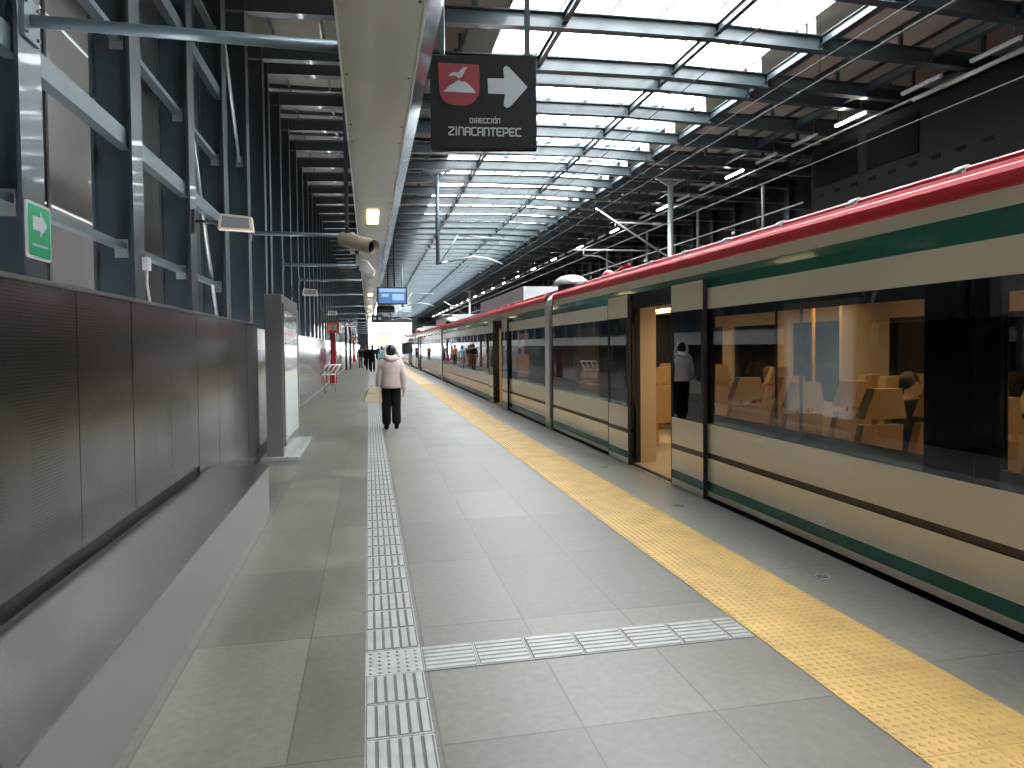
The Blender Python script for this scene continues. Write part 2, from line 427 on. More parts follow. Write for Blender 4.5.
def columns(x, s, mesh, side):
    names = 'blue-grey steel wall column'
    for i, y in enumerate(YF):
        root = empty('steel_column', (0, y, 0))
        lab = 'tall dark blue-grey steel column in the long row behind the left barrier, beyond the nearest three'
        grp = 'left wall columns'
        if side == 'right': lab = 'steel column in the row along the far wall across the tracks'; grp = 'right wall columns'
        elif i == 22: lab = 'steel column nearest the camera, carrying the green arrow sign'
        elif i == 23: lab = 'steel column second along the left wall, with a small junction box on it'
        elif i == 24: lab = 'steel column holding the nearest of the small floodlights'
        elif i < 22: lab = 'steel wall column behind the left barrier, nearer than the green arrow sign'
        tag(root, lab, 'column', grp)
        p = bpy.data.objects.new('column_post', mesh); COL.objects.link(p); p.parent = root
        if i + 1 < len(YF) and -3 < y < 11:
            L = YF[i + 1] - y
            for z, big in ((1.65, 0), (2.66, 0), (3.68, 1), (4.68, 0), (5.7, 1), (6.7, 0)):
                key = (side, round(L, 2), big)
                if key not in GMESH: GMESH[key] = girt_mesh(x, s, L, big)
                g = bpy.data.objects.new('girt', GMESH[key]); COL.objects.link(g); g.parent = root; g.location = (0, 0, z)
columns(-2.2, 1, CL, 'left'); columns(16.9, -1, CR, 'right')

# wind bracing rods in the third bay
for (a, b, za, zb, lab) in ((24, 25, 5.6, 2.0, 'thin steel bracing rod sloping down behind the nearest floodlight'), (25, 26, 8.0, 5.2, 'thin steel bracing rod high between left wall columns')):
    m = MB(); m.tube([(-2.36, YF[a] + .17, za), (-2.36, YF[b] - .03, zb)], .03, 8)
    m.box(-2.42, -2.30, YF[a] + .165, YF[a] + .19, za - .1, za + .1); m.box(-2.42, -2.30, YF[b] - .035, YF[b] - .012, zb - .1, zb + .1)
    tag(m.build('bracing_rod', 'galv'), lab, 'bracing rod', 'bracing rods')

# ------------------------------------------------------------------ roof
BP = [(-2.67, 8.0), (1.5, 8.12), (4.2, 8.22), (7.4, 8.27), (11.3, 8.18), (17.4, 8.0)]
def bz(x):
    for (a, za), (b, zb) in zip(BP, BP[1:]):
        if x <= b: return za + (zb - za) * (x - a) / (b - a)
    return BP[-1][1]
D = .34
m = MB()
def arch(off0, off1, hw, n=16):
    xs = [-2.67 + (17.4 + 2.67) * i / n for i in range(n + 1)]
    for xa, xb in zip(xs, xs[1:]):
        za, zb = bz(xa), bz(xb)
        vs = [(xa, -hw, za + off0), (xb, -hw, zb + off0), (xb, hw, zb + off0), (xa, hw, za + off0), (xa, -hw, za + off1), (xb, -hw, zb + off1), (xb, hw, zb + off1), (xa, hw, za + off1)]
        m.add(vs, [(0,3,2,1),(4,5,6,7),(0,1,5,4),(2,3,7,6),(1,2,6,5),(3,0,4,7)])
arch(0, .022, .11); arch(D - .022, D, .11); arch(.022, D - .022, .008)
for x in (.7, 4.1, 7.55, 10.1, 13.0, 15.6):
    for sgn in (-1, 1): m.box(x - .008, x + .008, min(sgn * .008, sgn * .1), max(sgn * .008, sgn * .1), bz(x) + .02, bz(x) + D - .02)
m.box(9.84, 9.96, -.06, .06, bz(9.9) + D, 8.95, 1)
m.box(9.84, 9.96, .3, .42, 8.62, 8.95, 1)
for x in (.7, 2.2, 12.2, 14.5): m.box(x - .04, x + .04, -.04, .04, bz(x) + D, 8.95)
BM = m.mesh('roof_beam', ['steel', 'white'])
for i, y in enumerate(YF):
    o = bpy.data.objects.new('roof_beam', BM); COL.objects.link(o); o.location = (0, y, 0)
    lab = 'shallow arched steel roof beam spanning the tracks, one of the long repeated row'
    if i == 26: lab = 'arched steel roof beam nearest the camera, crossing above the direction sign'
    if i < 26: lab = 'steel roof beam overhead, nearer the camera than the one above the direction sign'
    tag(o, lab, 'roof beam', 'arched roof beams')
for x, w in ((.7, .1), (4.1, .12), (7.55, .12), (10.1, .12), (13.0, .12), (15.6, .1)):
    m = MB(); z = bz(x) + .12
    m.box(x - w / 2, x + w / 2, Y0, YEND, z, z + .015); m.box(x - w / 2, x + w / 2, Y0, YEND, z + .19, z + .205); m.box(x - .008, x + .008, Y0, YEND, z + .015, z + .19)
    lab = {.7: 'long roof purlin above the white lighting channel', 4.1: 'long roof purlin near the left side of the skylight', 7.55: 'long roof purlin under the middle right of the skylight',
           10.1: 'long roof purlin along the right edge of the skylight', 13.0: 'long roof purlin above the row of hanging tube lights', 15.6: 'long roof purlin nearest the far right wall'}[x]
    tag(m.build('roof_purlin', 'steel'), lab, 'purlin', 'roof purlins')
def roof_strip(x0, x1, name, rm='roofpanel'):
    m = MB(); m.box(x0, x1, Y0, YEND, 8.95, 9.0)
    for x in [x0 + 1.1 * k for k in range(1, int((x1 - x0) / 1.1) + 1)]: m.box(x - .03, x + .03, Y0, YEND, 8.87, 8.95, 1)
    for y in YF: m.box(x0, x1, y + 1.0, y + 1.07, 8.84, 8.95, 1)
    struct(m.build(name, [rm, 'steel']))
roof_strip(-3.15, 3.1, 'ceiling', 'roofleft_shaded'); roof_strip(9.95, 17.7, 'ceiling_right')
m = MB(); m.box(3.1, 9.95, Y0, YEND, 9.08, 9.10)
sk = struct(m.build('window_1', 'skyglass'))
m = MB()
for x in [3.1 + 1.14 * k for k in range(7)]: m.box(x - .02, x + .02, Y0, YEND, 8.98, 9.08, 1)
for y in YF: m.box(3.1, 9.95, y + 1.04, y + 1.09, 8.96, 9.08, 1)
m.box(9.9, 9.98, Y0, YEND, 8.95, 9.14, 0); m.box(3.06, 3.12, Y0, YEND, 8.95, 9.14, 0)
m.build('window_frame', ['white', 'steel'], sk)

# ------------------------------------------------------------------ plinth and near barrier
root = empty('steel_bench_plinth', (-1.2, 7.3, 0)); tag(root, 'low stainless steel plinth along the foot of the dark barrier at left', 'plinth')
m = MB(); m.box(-.34, .19, -12, 0, 0, .455); m.build('plinth_body', 'brushed', root)
m = MB(); m.prism([(-.34, .455), (.2, .455), (.2, .47), (-.34, .485)], 'y', -12, .005); m.build('plinth_top', 'plinth_top', root)
XB = -1.56
root = empty('barrier', (XB, 9.1, 0)); tag(root, 'dark perforated steel barrier panels standing behind the low plinth', 'barrier')
y = 10.44; k = 0
while y > -3:
    w = .895; m = MB()
    dx = random.uniform(-.0022, .0022); ya, yb = y - w + .002, y - .002; zb = .10 if y > 7.5 else .56
    m.prism([(-.03, ya), (-dx, ya), (dx, yb), (-.03, yb)], 'z', zb, 1.97)
    me = m.build('panel', 'slats', root, loc=(0, -9.1, 0)); y -= w; k += 1
m = MB(); m.box(-.10, -.035, -12, 1.34, .0, 1.96); m.build('backing', 'black', root)
m = MB(); m.box(-.035, -.015, -12, 1.34, .0, .56); m.build('kick_shadow', 'black', root)  # black strip standing in for the shadow under the panels
m = MB(); m.box(-.11, .012, -12.1, 1.34, 1.972, 1.995); m.build('coping', 'brushed', root)

# ------------------------------------------------------------------ display cabinet
root = empty('display_cabinet', (-1.35, 10.5, 0)); tag(root, 'tall stainless steel display cabinet with a pale glazed face beyond the plinth', 'display cabinet')
m = MB(); m.box(-.12, .12, 0, 2.25, .06, 2.43); m.build('case', 'brushed', root, bevel=.012)
m = MB(); m.box(.12, .126, .13, 2.12, .28, 2.22); m.build('display_panel', 'glasscab', root)
m = MB()
for a in ((0.06, .13, .2, 2.3), (2.12, 2.19, .2, 2.3)): m.box(.12, .138, a[0], a[1], a[2], a[3])
m.box(.12, .138, .06, 2.19, .2, .28); m.box(.12, .138, .06, 2.19, 2.22, 2.3); m.build('door_frame', 'brushed', root, bevel=.003)
m = MB(); m.box(-.2, .32, -.06, 2.3, 0, .06); m.build('base_plate', 'galv', root, bevel=.006)

# ------------------------------------------------------------------ far barrier
XF = -1.83
root = empty('barrier', (XF, 10.7, 0)); tag(root, 'long polished steel barrier with a white top band beyond the display cabinet', 'barrier')
pm = MB(); pm.box(-.04, 0, .006, 1.64, .08, 1.62); pmesh = pm.mesh('panel', 'mirrorsteel')
n = 0; y = 0
while n < 92 and 10.7 + y < YEND - 2:
    o = bpy.data.objects.new('panel', pmesh); COL.objects.link(o); o.parent = root; o.location = (0, y, 0); y += 1.65; n += 1
m = MB(); m.box(-.05, -.01, 0, y, 1.62, 1.96); m.build('top_band', 'dayband', root)
m = MB(); m.box(-.055, .01, 0, y, 0, .08); m.box(-.055, .005, 0, y, 1.96, 1.98); m.build('kick_rail', 'brushed', root)

# ------------------------------------------------------------------ signs
root = empty('evacuation_sign', (-2.185, 5.28, 2.455), 0); tag(root, 'small green sign with white arrow on the nearest steel column', 'sign')
def rrect(y0, y1, z0, z1, r, n=4):
    P_ = []
    for (cy_, cz_, a0) in ((y1 - r, z1 - r, 0), (y0 + r, z1 - r, 90), (y0 + r, z0 + r, 180), (y1 - r, z0 + r, 270)):
        for k in range(n + 1):
            a = radians(a0 + 90 * k / n); P_.append((cy_ + r * cos(a), cz_ + r * sin(a)))
    return P_
m = MB(); m.prism(rrect(-.175, .175, -.19, .19, .025), 'x', -.014, 0); m.build('plate', 'signwhite', root)
m = MB(); m.prism(rrect(-.155, .155, -.17, .17, .015), 'x', 0, .003); m.build('green_field', 'green', root)
m = MB(); m.prism([(-.1, .005), (-.0, .005), (-.0, -.04), (.105, .05), (-.0, .14), (-.0, .095), (-.1, .095)], 'x', .003, .006)
m.build('arrow', 'signwhite', root)
m = MB(); m.box(.003, .006, -.11, .11, -.105, -.09); m.build('lettering_line', 'signwhite', root)

# direction sign
SGY = 6.6; SROT = radians(-10)
root = empty('direction_sign', (1.115, SGY, 3.545), SROT); tag(root, 'dark hanging sign reading ZINACANTEPEC with red shield and white arrow', 'sign')
W, Hh = 1.02, .885
m = MB(); m.box(-W / 2, W / 2, 0, .12, 0, Hh); m.build('sign_box', 'sign', root, bevel=.006)
def sx(u): return -W / 2 + (u - 65) / (740 - 65) * W
def sz(v): return Hh - (v - 105) / (692 - 105) * Hh
def flat(name, poly, matn, d=.004, parent=root):
    m = MB(); m.prism([(sx(u), sz(v)) for u, v in poly][::-1], 'y', -d, -.0005); return m.build(name, matn, parent)
sh = [(118, 152), (377, 165), (378, 320), (372, 355), (350, 390), (320, 414), (280, 424), (215, 420), (170, 405), (140, 378), (126, 345), (122, 300)]
shield = flat('shield', sh, 'signred')
flat('mountains', [(146, 333), (168, 318), (188, 296), (212, 284), (230, 270), (250, 262), (262, 276), (284, 270), (302, 284), (322, 300), (340, 322), (355, 344)], 'signwhite', .007)
flat('bird', [(180, 236), (200, 218), (226, 212), (244, 216), (262, 196), (282, 182), (302, 180), (288, 202), (276, 228), (262, 246), (244, 250), (226, 234), (204, 236)], 'signwhite', .007)
ar = [(430, 250), (535, 252), (528, 200), (534, 180), (548, 172), (566, 180), (682, 306), (572, 428), (552, 436), (536, 428), (530, 410), (540, 350), (432, 346)]
flat('arrow', ar, 'signwhite', .005)
GL = {  # squared rounded capitals as strokes on a 4 x 6 grid
 'Z': [[(0, 6), (4, 6), (4, 4.6), (0, 1.4), (0, 0), (4, 0)]], 'I': [[(2, 0), (2, 6)]], 'N': [[(0, 0), (0, 6), (3.2, 6), (4, 5.2), (4, 0)]],
 'A': [[(0, 0), (0, 5.2), (.8, 6), (3.2, 6), (4, 5.2), (4, 0)], [(0, 2.6), (4, 2.6)]], 'C': [[(4, 6), (.8, 6), (0, 5.2), (0, .8), (.8, 0), (4, 0)]],
 'T': [[(0, 6), (4, 6)], [(2, 6), (2, 0)]], 'E': [[(4, 6), (.8, 6), (0, 5.2), (0, .8), (.8, 0), (4, 0)], [(0, 3), (3.2, 3)]],
 'P': [[(0, 0), (0, 6), (3.2, 6), (4, 5.2), (4, 3.2), (3.4, 2.4), (0, 2.4)]], 'D': [[(0, 0), (0, 6), (3, 6), (4, 5), (4, 1), (3, 0), (0, 0)]],
 'R': [[(0, 0), (0, 6), (3.2, 6), (4, 5.2), (4, 3.2), (3.4, 2.4), (0, 2.4)], [(2.4, 2.4), (4, 0)]],
 'O': [[(.8, 0), (0, .8), (0, 5.2), (.8, 6), (3.2, 6), (4, 5.2), (4, .8), (3.2, 0), (.8, 0)]]}
def word(txt, u0, u1, vb0, vb1, ht, wt, name, accent=None):
    """lettering along a baseline from (u0,vb0) to (u1,vb1), ht high (sign units)"""
    n = len(txt); widths = [1.6 if c == 'I' else 4 for c in txt]; gap = 1.55
    tot = sum(widths) + gap * (n - 1); sc = (u1 - u0) / tot; x = 0; m = MB()
    for i, c in enumerate(txt):
        w = widths[i]
        for st in GL[c]:
            pts = []
            for (gx, gy) in st:
                if c == 'I': gx = w / 2
                uu = u0 + (x + gx) * sc; vv = vb0 + (vb1 - vb0) * ((x + gx) / tot) - gy / 6 * ht
                pts.append((sx(uu), sz(vv)))
            for (a, b) in zip(pts, pts[1:]):
                dx, dz = b[0] - a[0], b[1] - a[1]; L = hypot(dx, dz) or 1; ex, ez = dx / L * wt / 2, dz / L * wt / 2
                m.prism([(a[0] - ex - ez, a[1] - ez + ex), (a[0] - ex + ez, a[1] - ez - ex), (b[0] + ex + ez, b[1] + ez - ex), (b[0] + ex - ez, b[1] + ez + ex)], 'y', -.004, -.0005)
        if accent == i:
            uu = u0 + (x + 2.4) * sc; m.prism([(sx(uu), sz(vb0 - ht * 1.12)), (sx(uu + 2 * sc), sz(vb0 - ht * 1.45)), (sx(uu + 1 * sc), sz(vb0 - ht * 1.5)), (sx(uu - .8 * sc), sz(vb0 - ht * 1.15))], 'y', -.004, -.0005)
        x += w + gap
    return m.build(name, 'signwhite', root)
word('ZINACANTEPEC', 182, 636, 604, 614, 46, .0135, 'lettering')
word('DIRECCION', 316, 504, 530, 532, 27, .0085, 'lettering', accent=7)
m = MB()
m.box(-.42, -.37, .035, .085, Hh, 4.75); m.box(.40, .455, .035, .085, Hh, 4.75)
m.box(-.45, -.34, .02, .1, Hh, Hh + .015); m.box(.37, .48, .02, .1, Hh, Hh + .015)
m.build('hanger_pole', 'steel', root)

# ------------------------------------------------------------------ lighting channel
root = empty('lighting_channel', (0, 0, 3.6)); tag(root, 'long cream lighting channel hung above the platform', 'lighting channel')
JT = [-4.6, -1.8, .96, 3.73, 6.5, 9.27]
while JT[-1] < YEND: JT.append(JT[-1] + 2.77)
for a, b in zip(JT, JT[1:]):
    if b > YEND or a > 160: break
    m = MB(); m.prism([(-.15, 0), (.34, 0), (.34, .02), (-.15, .02)], 'y', a + .004, b - .004)
    for x in (-.125, .315):
        for y in (a + .25, (a + b) / 2, b - .25): m.disc((x, y, -.006), .009, .006, 8, 1)
    for k in range(4): m.box(-.149 + .018 * k, -.142 + .018 * k, a + .004, b - .004, -.004, 0)
    m.build('soffit_panel', ['chan', 'black'], root)
m = MB(); m.prism([(.345, -.012), (.36, -.012), (.49, .19), (.475, .20)], 'y', -4.6, YEND - 1); m.build('flared_side', 'chanside', root)
m = MB(); m.prism([(.34, -.016), (.352, -.016), (.352, .03), (.34, .03)], 'y', -4.6, YEND - 1)
m.prism([(-.165, -.012), (-.15, -.012), (-.15, .26), (-.165, .26)], 'y', -4.6, YEND - 1); m.build('edge_trim', 'white', root)
m = MB(); m.box(-.15, .47, -4.6, YEND - 1, .2, .26); m.build('top_tray', 'steel', root)
y = 10.63; k = 0
while y < 150:
    m = MB(); m.prism([(-.085, -.012), (.085, -.012), (.07, -.02), (-.07, -.02)], 'y', -.5, .5); 
    o = m.build('channel_light', 'lens', loc=(.09, y, 3.6 - .004))
    tag(o, 'warm glowing light set in the cream channel, nearest one' if k == 0 else 'warm glowing light set in the cream channel, farther along than the nearest', 'light', 'warm lights in the cream channel'); y += 7.9; k += 1
# tie pipes from columns to channel
for k, i in enumerate([22, 26, 29, 31] + list(range(34, 76, 4))):
    y = YF[i]; m = MB(); z = 3.86
    m.tube([(-2.2, y, z), (-.14, y, z - .02)], .042, 12); m.box(-2.2, -2.18, y - .11, y + .11, z - .14, z + .14)
    for a in (-.08, .08):
        for b in (-.1, .1): m.tube([(-2.18, y + a, z + b), (-2.165, y + a, z + b)], .012, 6)
    o = m.build('tie_pipe', 'pipe')
    tag(o, ['blue-grey pipe from the nearest column across to the channel', 'thin pipe bridging column and channel just before the white camera'][k] if k < 2 else 'horizontal tie pipe between wall columns and lighting channel farther down the hall', 'tie pipe', 'tie pipes to the lighting channel')
# hanger rods of the channel
for k in range(28, 76, 5):
    y = YF[k]; m = MB(); m.tube([(.09, y, 3.86), (.09, y, 8.1)], .02, 8); m.box(.03, .15, y - .06, y + .06, 3.84, 3.86)
    tag(m.build('channel_hanger', 'steel'), 'vertical hanger rod between roof beam and the cream channel', 'hanger rod', 'hanger rods of the channel')

# ------------------------------------------------------------------ CCTV camera
root = empty('security_camera', (-.13, 7.6, 2.85)); tag(root, 'white bullet security camera hanging on a pole beside the channel', 'security camera')
m = MB(); m.tube([(-.08, 0, 0), (-.08, 0, 5.25)], .022, 10); m.build('pole', 'steel', root)
d = Vector((.30, -.26, -.11)).normalized(); c0 = Vector((-.13, .06, -.05)); c1 = c0 + d * .40
m = MB(); m.tube([c0 - d * .01, c0, c0 + d * .03, c1 - d * .02, c1], [.03, .06, .068, .07, .07], 18); m.build('housing', 'camwhite', root)
m = MB(); m.tube([c1, c1 + d * .003], [.058, .058], 18); m.build('lens', 'blackgloss', root)
m = MB(); m.tube([c0 + Vector((0, 0, .012)), c1 + d * .05 + Vector((0, 0, .012))], [(.076, .076), (.08, .08)], 18, caps=False); m.build('sun_shield', 'camwhite', root)
m = MB(); m.box(-.05, .0, -.04, .04, -.20, .02); m.tube([(-.02, 0, -.12), (-.01, 0, -.05)], .03, 8); m.build('bracket', 'camgrey', root, bevel=.008)
root = empty('security_camera', (-.02, 7.6, 2.52)); tag(root, 'pale grey floodlight head angled under the white bullet camera', 'illuminator')
m = MB(); m.prism([(-.07, -.05), (.07, -.12), (.10, -.06), (.02, .05), (-.06, .06)], 'y', -.06, .06); m.build('housing', 'camgrey', root, bevel=.01)
m = MB(); m.box(-.10, -.05, -.03, .03, 0, .12); m.build('bracket', 'camgrey', root)
root.name = 'camera_illuminator'
root = empty('spot_camera', (-.14, 7.9, 3.75)); tag(root, 'tiny dark spot lamp on the pole above the white camera', 'lamp')
m = MB(); m.tube([(0, 0, 0), (-.07, -.02, -.03)], [.02, .035], 10); m.tube([(0, 0, 0), (.03, 0, .0)], .01, 6); m.build('lamp_head', 'black', root); root.name = 'spot_lamp'

# ------------------------------------------------------------------ small floodlights on columns
def flood():
    root = empty('floodlight')
    m = MB(); m.tube([(0, 0, 0), (.32, 0, -.01)], .022, 8); m.box(-.0, .03, -.07, .07, -.16, .14); m.build('arm', 'black', root)
    m = MB(); m.prism([(.30, -.10), (.33, .10), (.72, .07), (.74, -.12)], 'y', -.05, .10); m.build('housing', 'camwhite', root, bevel=.01)
    m = MB(); m.prism([(.345, -.075), (.365, .07), (.69, .045), (.70, -.09)], 'y', -.056, -.049); m.build('lens', 'cgrey', root)
    return root
f0 = flood()
for k, i in enumerate((24, 30, 36, 43, 50)):
    o = f0 if k == 0 else copy_tree(f0)
    o.location = (-2.2, YF[i] - .02, 3.30)
    tag(o, ['small white-rimmed floodlight on an arm, nearest of those on the columns', 'small white-rimmed floodlight on a column above the display cabinet', 'small floodlight above the red emergency pillar', 'tiny distant floodlight just beyond the red pillar', 'farthest visible small floodlight on the wall columns'][k], 'floodlight', 'floodlights on the wall columns')
# junction box with conduit
root = empty('junction_box', (-2.2, 7.55, 2.5)); tag(root, 'small grey junction box with a curved cable on the second column', 'junction box')
m = MB(); m.box(0, .06, -.05, .05, -.06, .07); m.build('box', 'camgrey', root, bevel=.005)
m = MB(); m.tube([(.03, 0, -.06), (.03, .0, -.2), (.05, .02, -.4), (.03, .01, -.7), (.03, 0, -1.5)], .013, 8); m.build('cable', 'camgrey', root)

# ------------------------------------------------------------------ hanging screens
root = empty('information_screen', (.68, 20, 2.85)); tag(root, 'hanging information screen with blue picture beyond the security camera', 'screen')
m = MB(); m.box(-.42, .42, 0, .08, .0, .50); m.build('case', 'black', root, bevel=.01)
m = MB(); m.box(-.385, .385, -.004, 0, .035, .465)
p = m.build('display', 'screen', root)
m = MB(); m.box(-.36, .37, -.008, -.004, .36, .45); m.box(.0, .33, -.008, -.004, .12, .3); m.box(-.3, -.1, -.008, -.004, .22, .3); m.build('display_picture', 'screenlight', root)
m = MB()
for x in (-.12, .06): m.tube([(x, .04, .5), (x, .04, 5.3)], .022, 8)
m.build('hanger_rod', 'black', root)
root = empty('information_screen', (.5, 20.3, 2.66)); tag(root, 'narrow dark display under the blue screen with a line of text dots', 'display')
m = MB(); m.box(-.25, .25, 0, .08, -.02, .17); m.tube([(-.08, .04, .17), (-.08, .04, .32)], .02, 6); m.tube([(.1, .04, .17), (.1, .04, .32)], .02, 6); m.build('case', 'black', root)
m = MB()
for k in range(14): m.box(-.2 + k * .03, -.185 + k * .03, -.004, 0, .02, .04)
m.build('text_dots', 'signwhite', root)
root = empty('platform_clock_sign', (.43, 34, 2.84)); tag(root, 'small dark hanging sign with two pale discs down the platform', 'sign')
m = MB(); m.box(-.26, .26, 0, .1, 0, .34); m.tube([(-.15, .05, .34), (-.15, .05, .75)], .02, 6); m.tube([(-.02, .05, .34), (-.02, .05, .75)], .02, 6); m.build('case', 'black', root)
for x in (-.12, .12):
    m = MB(); m.prism([(x + .07 * cos(a * pi / 8), .17 + .07 * sin(a * pi / 8)) for a in range(16)], 'y', -.004, 0); m.build('disc', 'signwhite', root)
root.name = 'hanging_sign'

# ------------------------------------------------------------------ red pillars, lean rail, posts
def pillar(loc, lab):
    root = empty('emergency_pillar', loc); tag(root, lab, 'emergency pillar', 'red emergency pillars')
    m = MB(); m.box(-.12, .12, -.12, .12, 0, 2.3); m.build('pillar_shaft', 'pillar', root, bevel=.02)
    m = MB(); m.box(-.16, .16, -.2, -.12, 0, .72); m.build('extinguisher_box', 'pillar', root, bevel=.01)
    m = MB(); m.box(-.26, .26, -.08, .08, 2.32, 2.8); m.build('sign_head', 'pillar', root, bevel=.02)
    m = MB(); m.box(-.21, .21, -.086, -.08, 2.38, 2.74); m.build('sign_face', 'corange', root)
    m = MB(); m.box(-.15, -.04, -.09, -.086, 2.45, 2.66); m.box(.04, .16, -.09, -.086, 2.45, 2.66); m.build('sign_mark', 'signwhite', root)
pillar((-1.6, 32.8, 0), 'red emergency pillar with a lit head beside the leaning rail')
pillar((-1.6, 78, 0), 'small distant red pillar by the left barrier')
for kk, (lx, ly) in enumerate(((-1.58, 25.6),)):
    root = empty('leaning_rail', (lx, ly, 0), radians(-48)); tag(root, ['white leaning rail with slanted bars on thin legs by the left barrier', 'white leaning rail with slanted bars, just short of the red pillar'][kk], 'leaning rail', 'leaning rails')
    for y in (.02, .5):
        m = MB(); m.tube([(.0, y, 0), (.0, y, .80)], .022, 8); m.box(-.06, .06, y - .06, y + .06, 0, .015); m.build('leg', 'galv', root)
    m = MB()
    for (x, z) in ((-.16, .66), (.16, 1.01)): m.tube([(x, -.05, z), (x, .62, z)], .025, 8)
    m.build('rail', 'white', root)
    for k in range(4):
        y = -.03 + k * .63 / 3; m = MB(); m.tube([(-.16, y, .66), (.16, y, 1.01)], .034, 8); m.build('crossbar', 'white', root)
for k, (x, y) in enumerate(((-1.60, 51), (-1.35, 52.5))):
    m = MB(); m.box(-.07, .07, -.07, .07, 0, 3.1); m.box(-.11, .11, -.11, .11, 0, .02); m.box(-.08, .08, -.08, .08, 3.1, 3.14)
    tag(m.build('black_post', 'black', loc=(x, y, 0)), ['slim black post standing nearer the barrier beyond the red pillar', 'slim black post standing farther right of its black neighbour'][k], 'post', 'black posts')

# ------------------------------------------------------------------ far right lights and dark box
LY = [12.7, 14.75, 17.3, 19.4, 21.5] + [23.6 + 2.13 * k for k in range(0, 60)]
def tubemesh(lit):
    m = MB(); m.box(-.035, .035, -.6, .6, 0, .05); return m
hm = MB(); hm.prism([(-.05, .05), (.05, .05), (.03, .10), (-.03, .10)], 'y', -.62, .62); hmesh = hm.mesh('housing', 'camgrey')
cm = MB(); cm.tube([(0, 0, .1), (0, 0, .93)], .006, 5); cmesh = cm.mesh('cable', 'galv')
tm = {True: tubemesh(1).mesh('tube', 'lit'), False: tubemesh(0).mesh('tube', 'unlit')}
for k, y in enumerate(LY):
    if y > 150: break
    lit = k % 3 == 2
    root = empty('tube_light', (13.4, y, 7.90))
    near = {0: 'unlit hanging tube light at the upper right corner', 1: 'unlit hanging tube light above the front of the big black box', 2: 'lit tube light glowing above the big black box, nearest lit one',
            3: 'unlit tube light just beyond the nearest lit one', 4: 'unlit tube light second beyond the nearest lit one', 5: 'lit tube light just beyond the far end of the big black box'}
    tag(root, near.get(k, 'lit tube light glowing in the receding row across the tracks' if lit else 'unlit tube light hanging in the receding row across the tracks'), 'tube light', 'tube lights across the tracks')
    for nm, me in (('housing', hmesh), ('cable', cmesh), ('cable', cmesh), ('tube', tm[lit])):
        o = bpy.data.objects.new(nm, me); COL.objects.link(o); o.parent = root
        if nm == 'cable': o.location = (0, .45 if o.name == 'cable' or COL.objects[-2].name.startswith('housing') else -.45, 0)
root = empty('ventilation_box', (14.0, 11, 5.6)); tag(root, 'huge black box with two mesh panels above the train at right', 'equipment box')
m = MB(); m.box(0, 1.6, -6, 8.9, 0, 2.27); m.build('box_body', 'box', root, bevel=.02)
for a, b in ((6.75, 8.7), (4.45, 6.35)):
    m = MB(); m.box(-.03, -.0, a, b, .95, 1.98); m.build('mesh_panel', 'mesh', root)
for k in range(9):
    m = MB(); m.prism(rrect(8.4 - k * .75 - .14, 8.4 - k * .75 + .14, .62, .73, .04), 'x', -.012, -.001); m.build('slot', 'mesh', root)
m = MB(); 
for y in (-5, -1, 3, 8): m.box(1.6, 2.5, y - .08, y + .08, .5, .7); m.box(1.6, 2.5, y - .08, y + .08, 1.6, 1.8)
m.build('support_arms', 'steel', root)
for z, r, y1, lab in ((7.93, .035, YEND - 2, 'pale conduit running along the top edge of the black box'), (6.2, .03, YEND - 2, 'lower pale conduit across the tracks, just above the train roof line'), (7.35, .02, YEND - 2, 'thin middle conduit across the tracks')):
    y0 = 5 if z > 7.5 else 20.2
    m = MB(); m.tube([(13.9, y0, z), (13.9, y1, z)], r, 8)
    for y in [q for q in YF if y0 < q < 60][::2]: m.box(13.9, 16.9, y - .02, y + .02, z + r * .2, z + r * .2 + .03)
    tag(m.build('conduit', 'galv'), lab, 'conduit')
m = MB(); m.tube([(13.86, 5, 7.88), (13.86, 15.5, 7.88)], .05, 8); tag(m.build('conduit', 'white'), 'thicker white pipe along the front top of the black box', 'conduit')
for k, y in enumerate([22.5, 27.5, 33, 39]):
    m = MB(); m.tube([(13.9, y, -1.15), (13.9, y, 7.35)], .06, 8); m.box(13.75, 14.05, y - .15, y + .15, -1.15, -1.1)
    tag(m.build('steel_post', 'galv'), ['thin pale post just past the black box', 'second thin pale post past the black box', 'thin pale post behind the overhead line bracket', 'farthest thin pale post across the tracks'][k], 'post', 'pale posts across the tracks')

# ------------------------------------------------------------------ overhead line
def mast_right(y, lab):
    root = empty('catenary_mast', (11.78, y, -1.15)); tag(root, lab, 'catenary mast', 'overhead line masts')
    m = MB(); m.tube([(0, 0, 0), (0, 0, 9.3)], .11, 12); m.box(-.2, .2, -.2, .2, 0, .04); m.build('post', 'galv', root)
    m = MB(); m.bar((0, 0, 9.0), (-.55, 0, 9.33), .1, .08); m.bar((0, 0, 9.0), (.55, 0, 9.33), .1, .08); m.box(-.6, .6, -.08, .08, 9.26, 9.32); m.build('fork_bracket', 'galv', root)
    m = MB(); m.tube([(0, 0, 6.17), (-3.1, 0, 8.06)], .04, 10); m.build('diagonal_strut', 'galv', root)
    m = MB(); m.tube([(0, 0, 7.52), (-2.3, 0, 7.54)], .03, 8); m.box(-.7, -.4, -.04, .04, 7.48, 7.58); m.tube([(-2.3, 0, 7.54), (-2.32, 0, 7.28)], .02, 6); m.build('tie_tube', 'galv', root)
    m = MB(); m.tube([(-.9, 0, 6.47), (-4.0, 0, 6.45)], .035, 8); m.tube([(-3.6, 0, 6.45), (-3.6, 0, 6.25), (-3.0, 0, 6.22), (-2.35, 0, 5.93)], .025, 8); m.build('registration_arm', 'galv', root)
mast_right(25.62, 'pale overhead line mast with slanting bracket nearest beyond the train roof')
mast_right(80.99, 'farther overhead line mast with slanting bracket near the hall end')
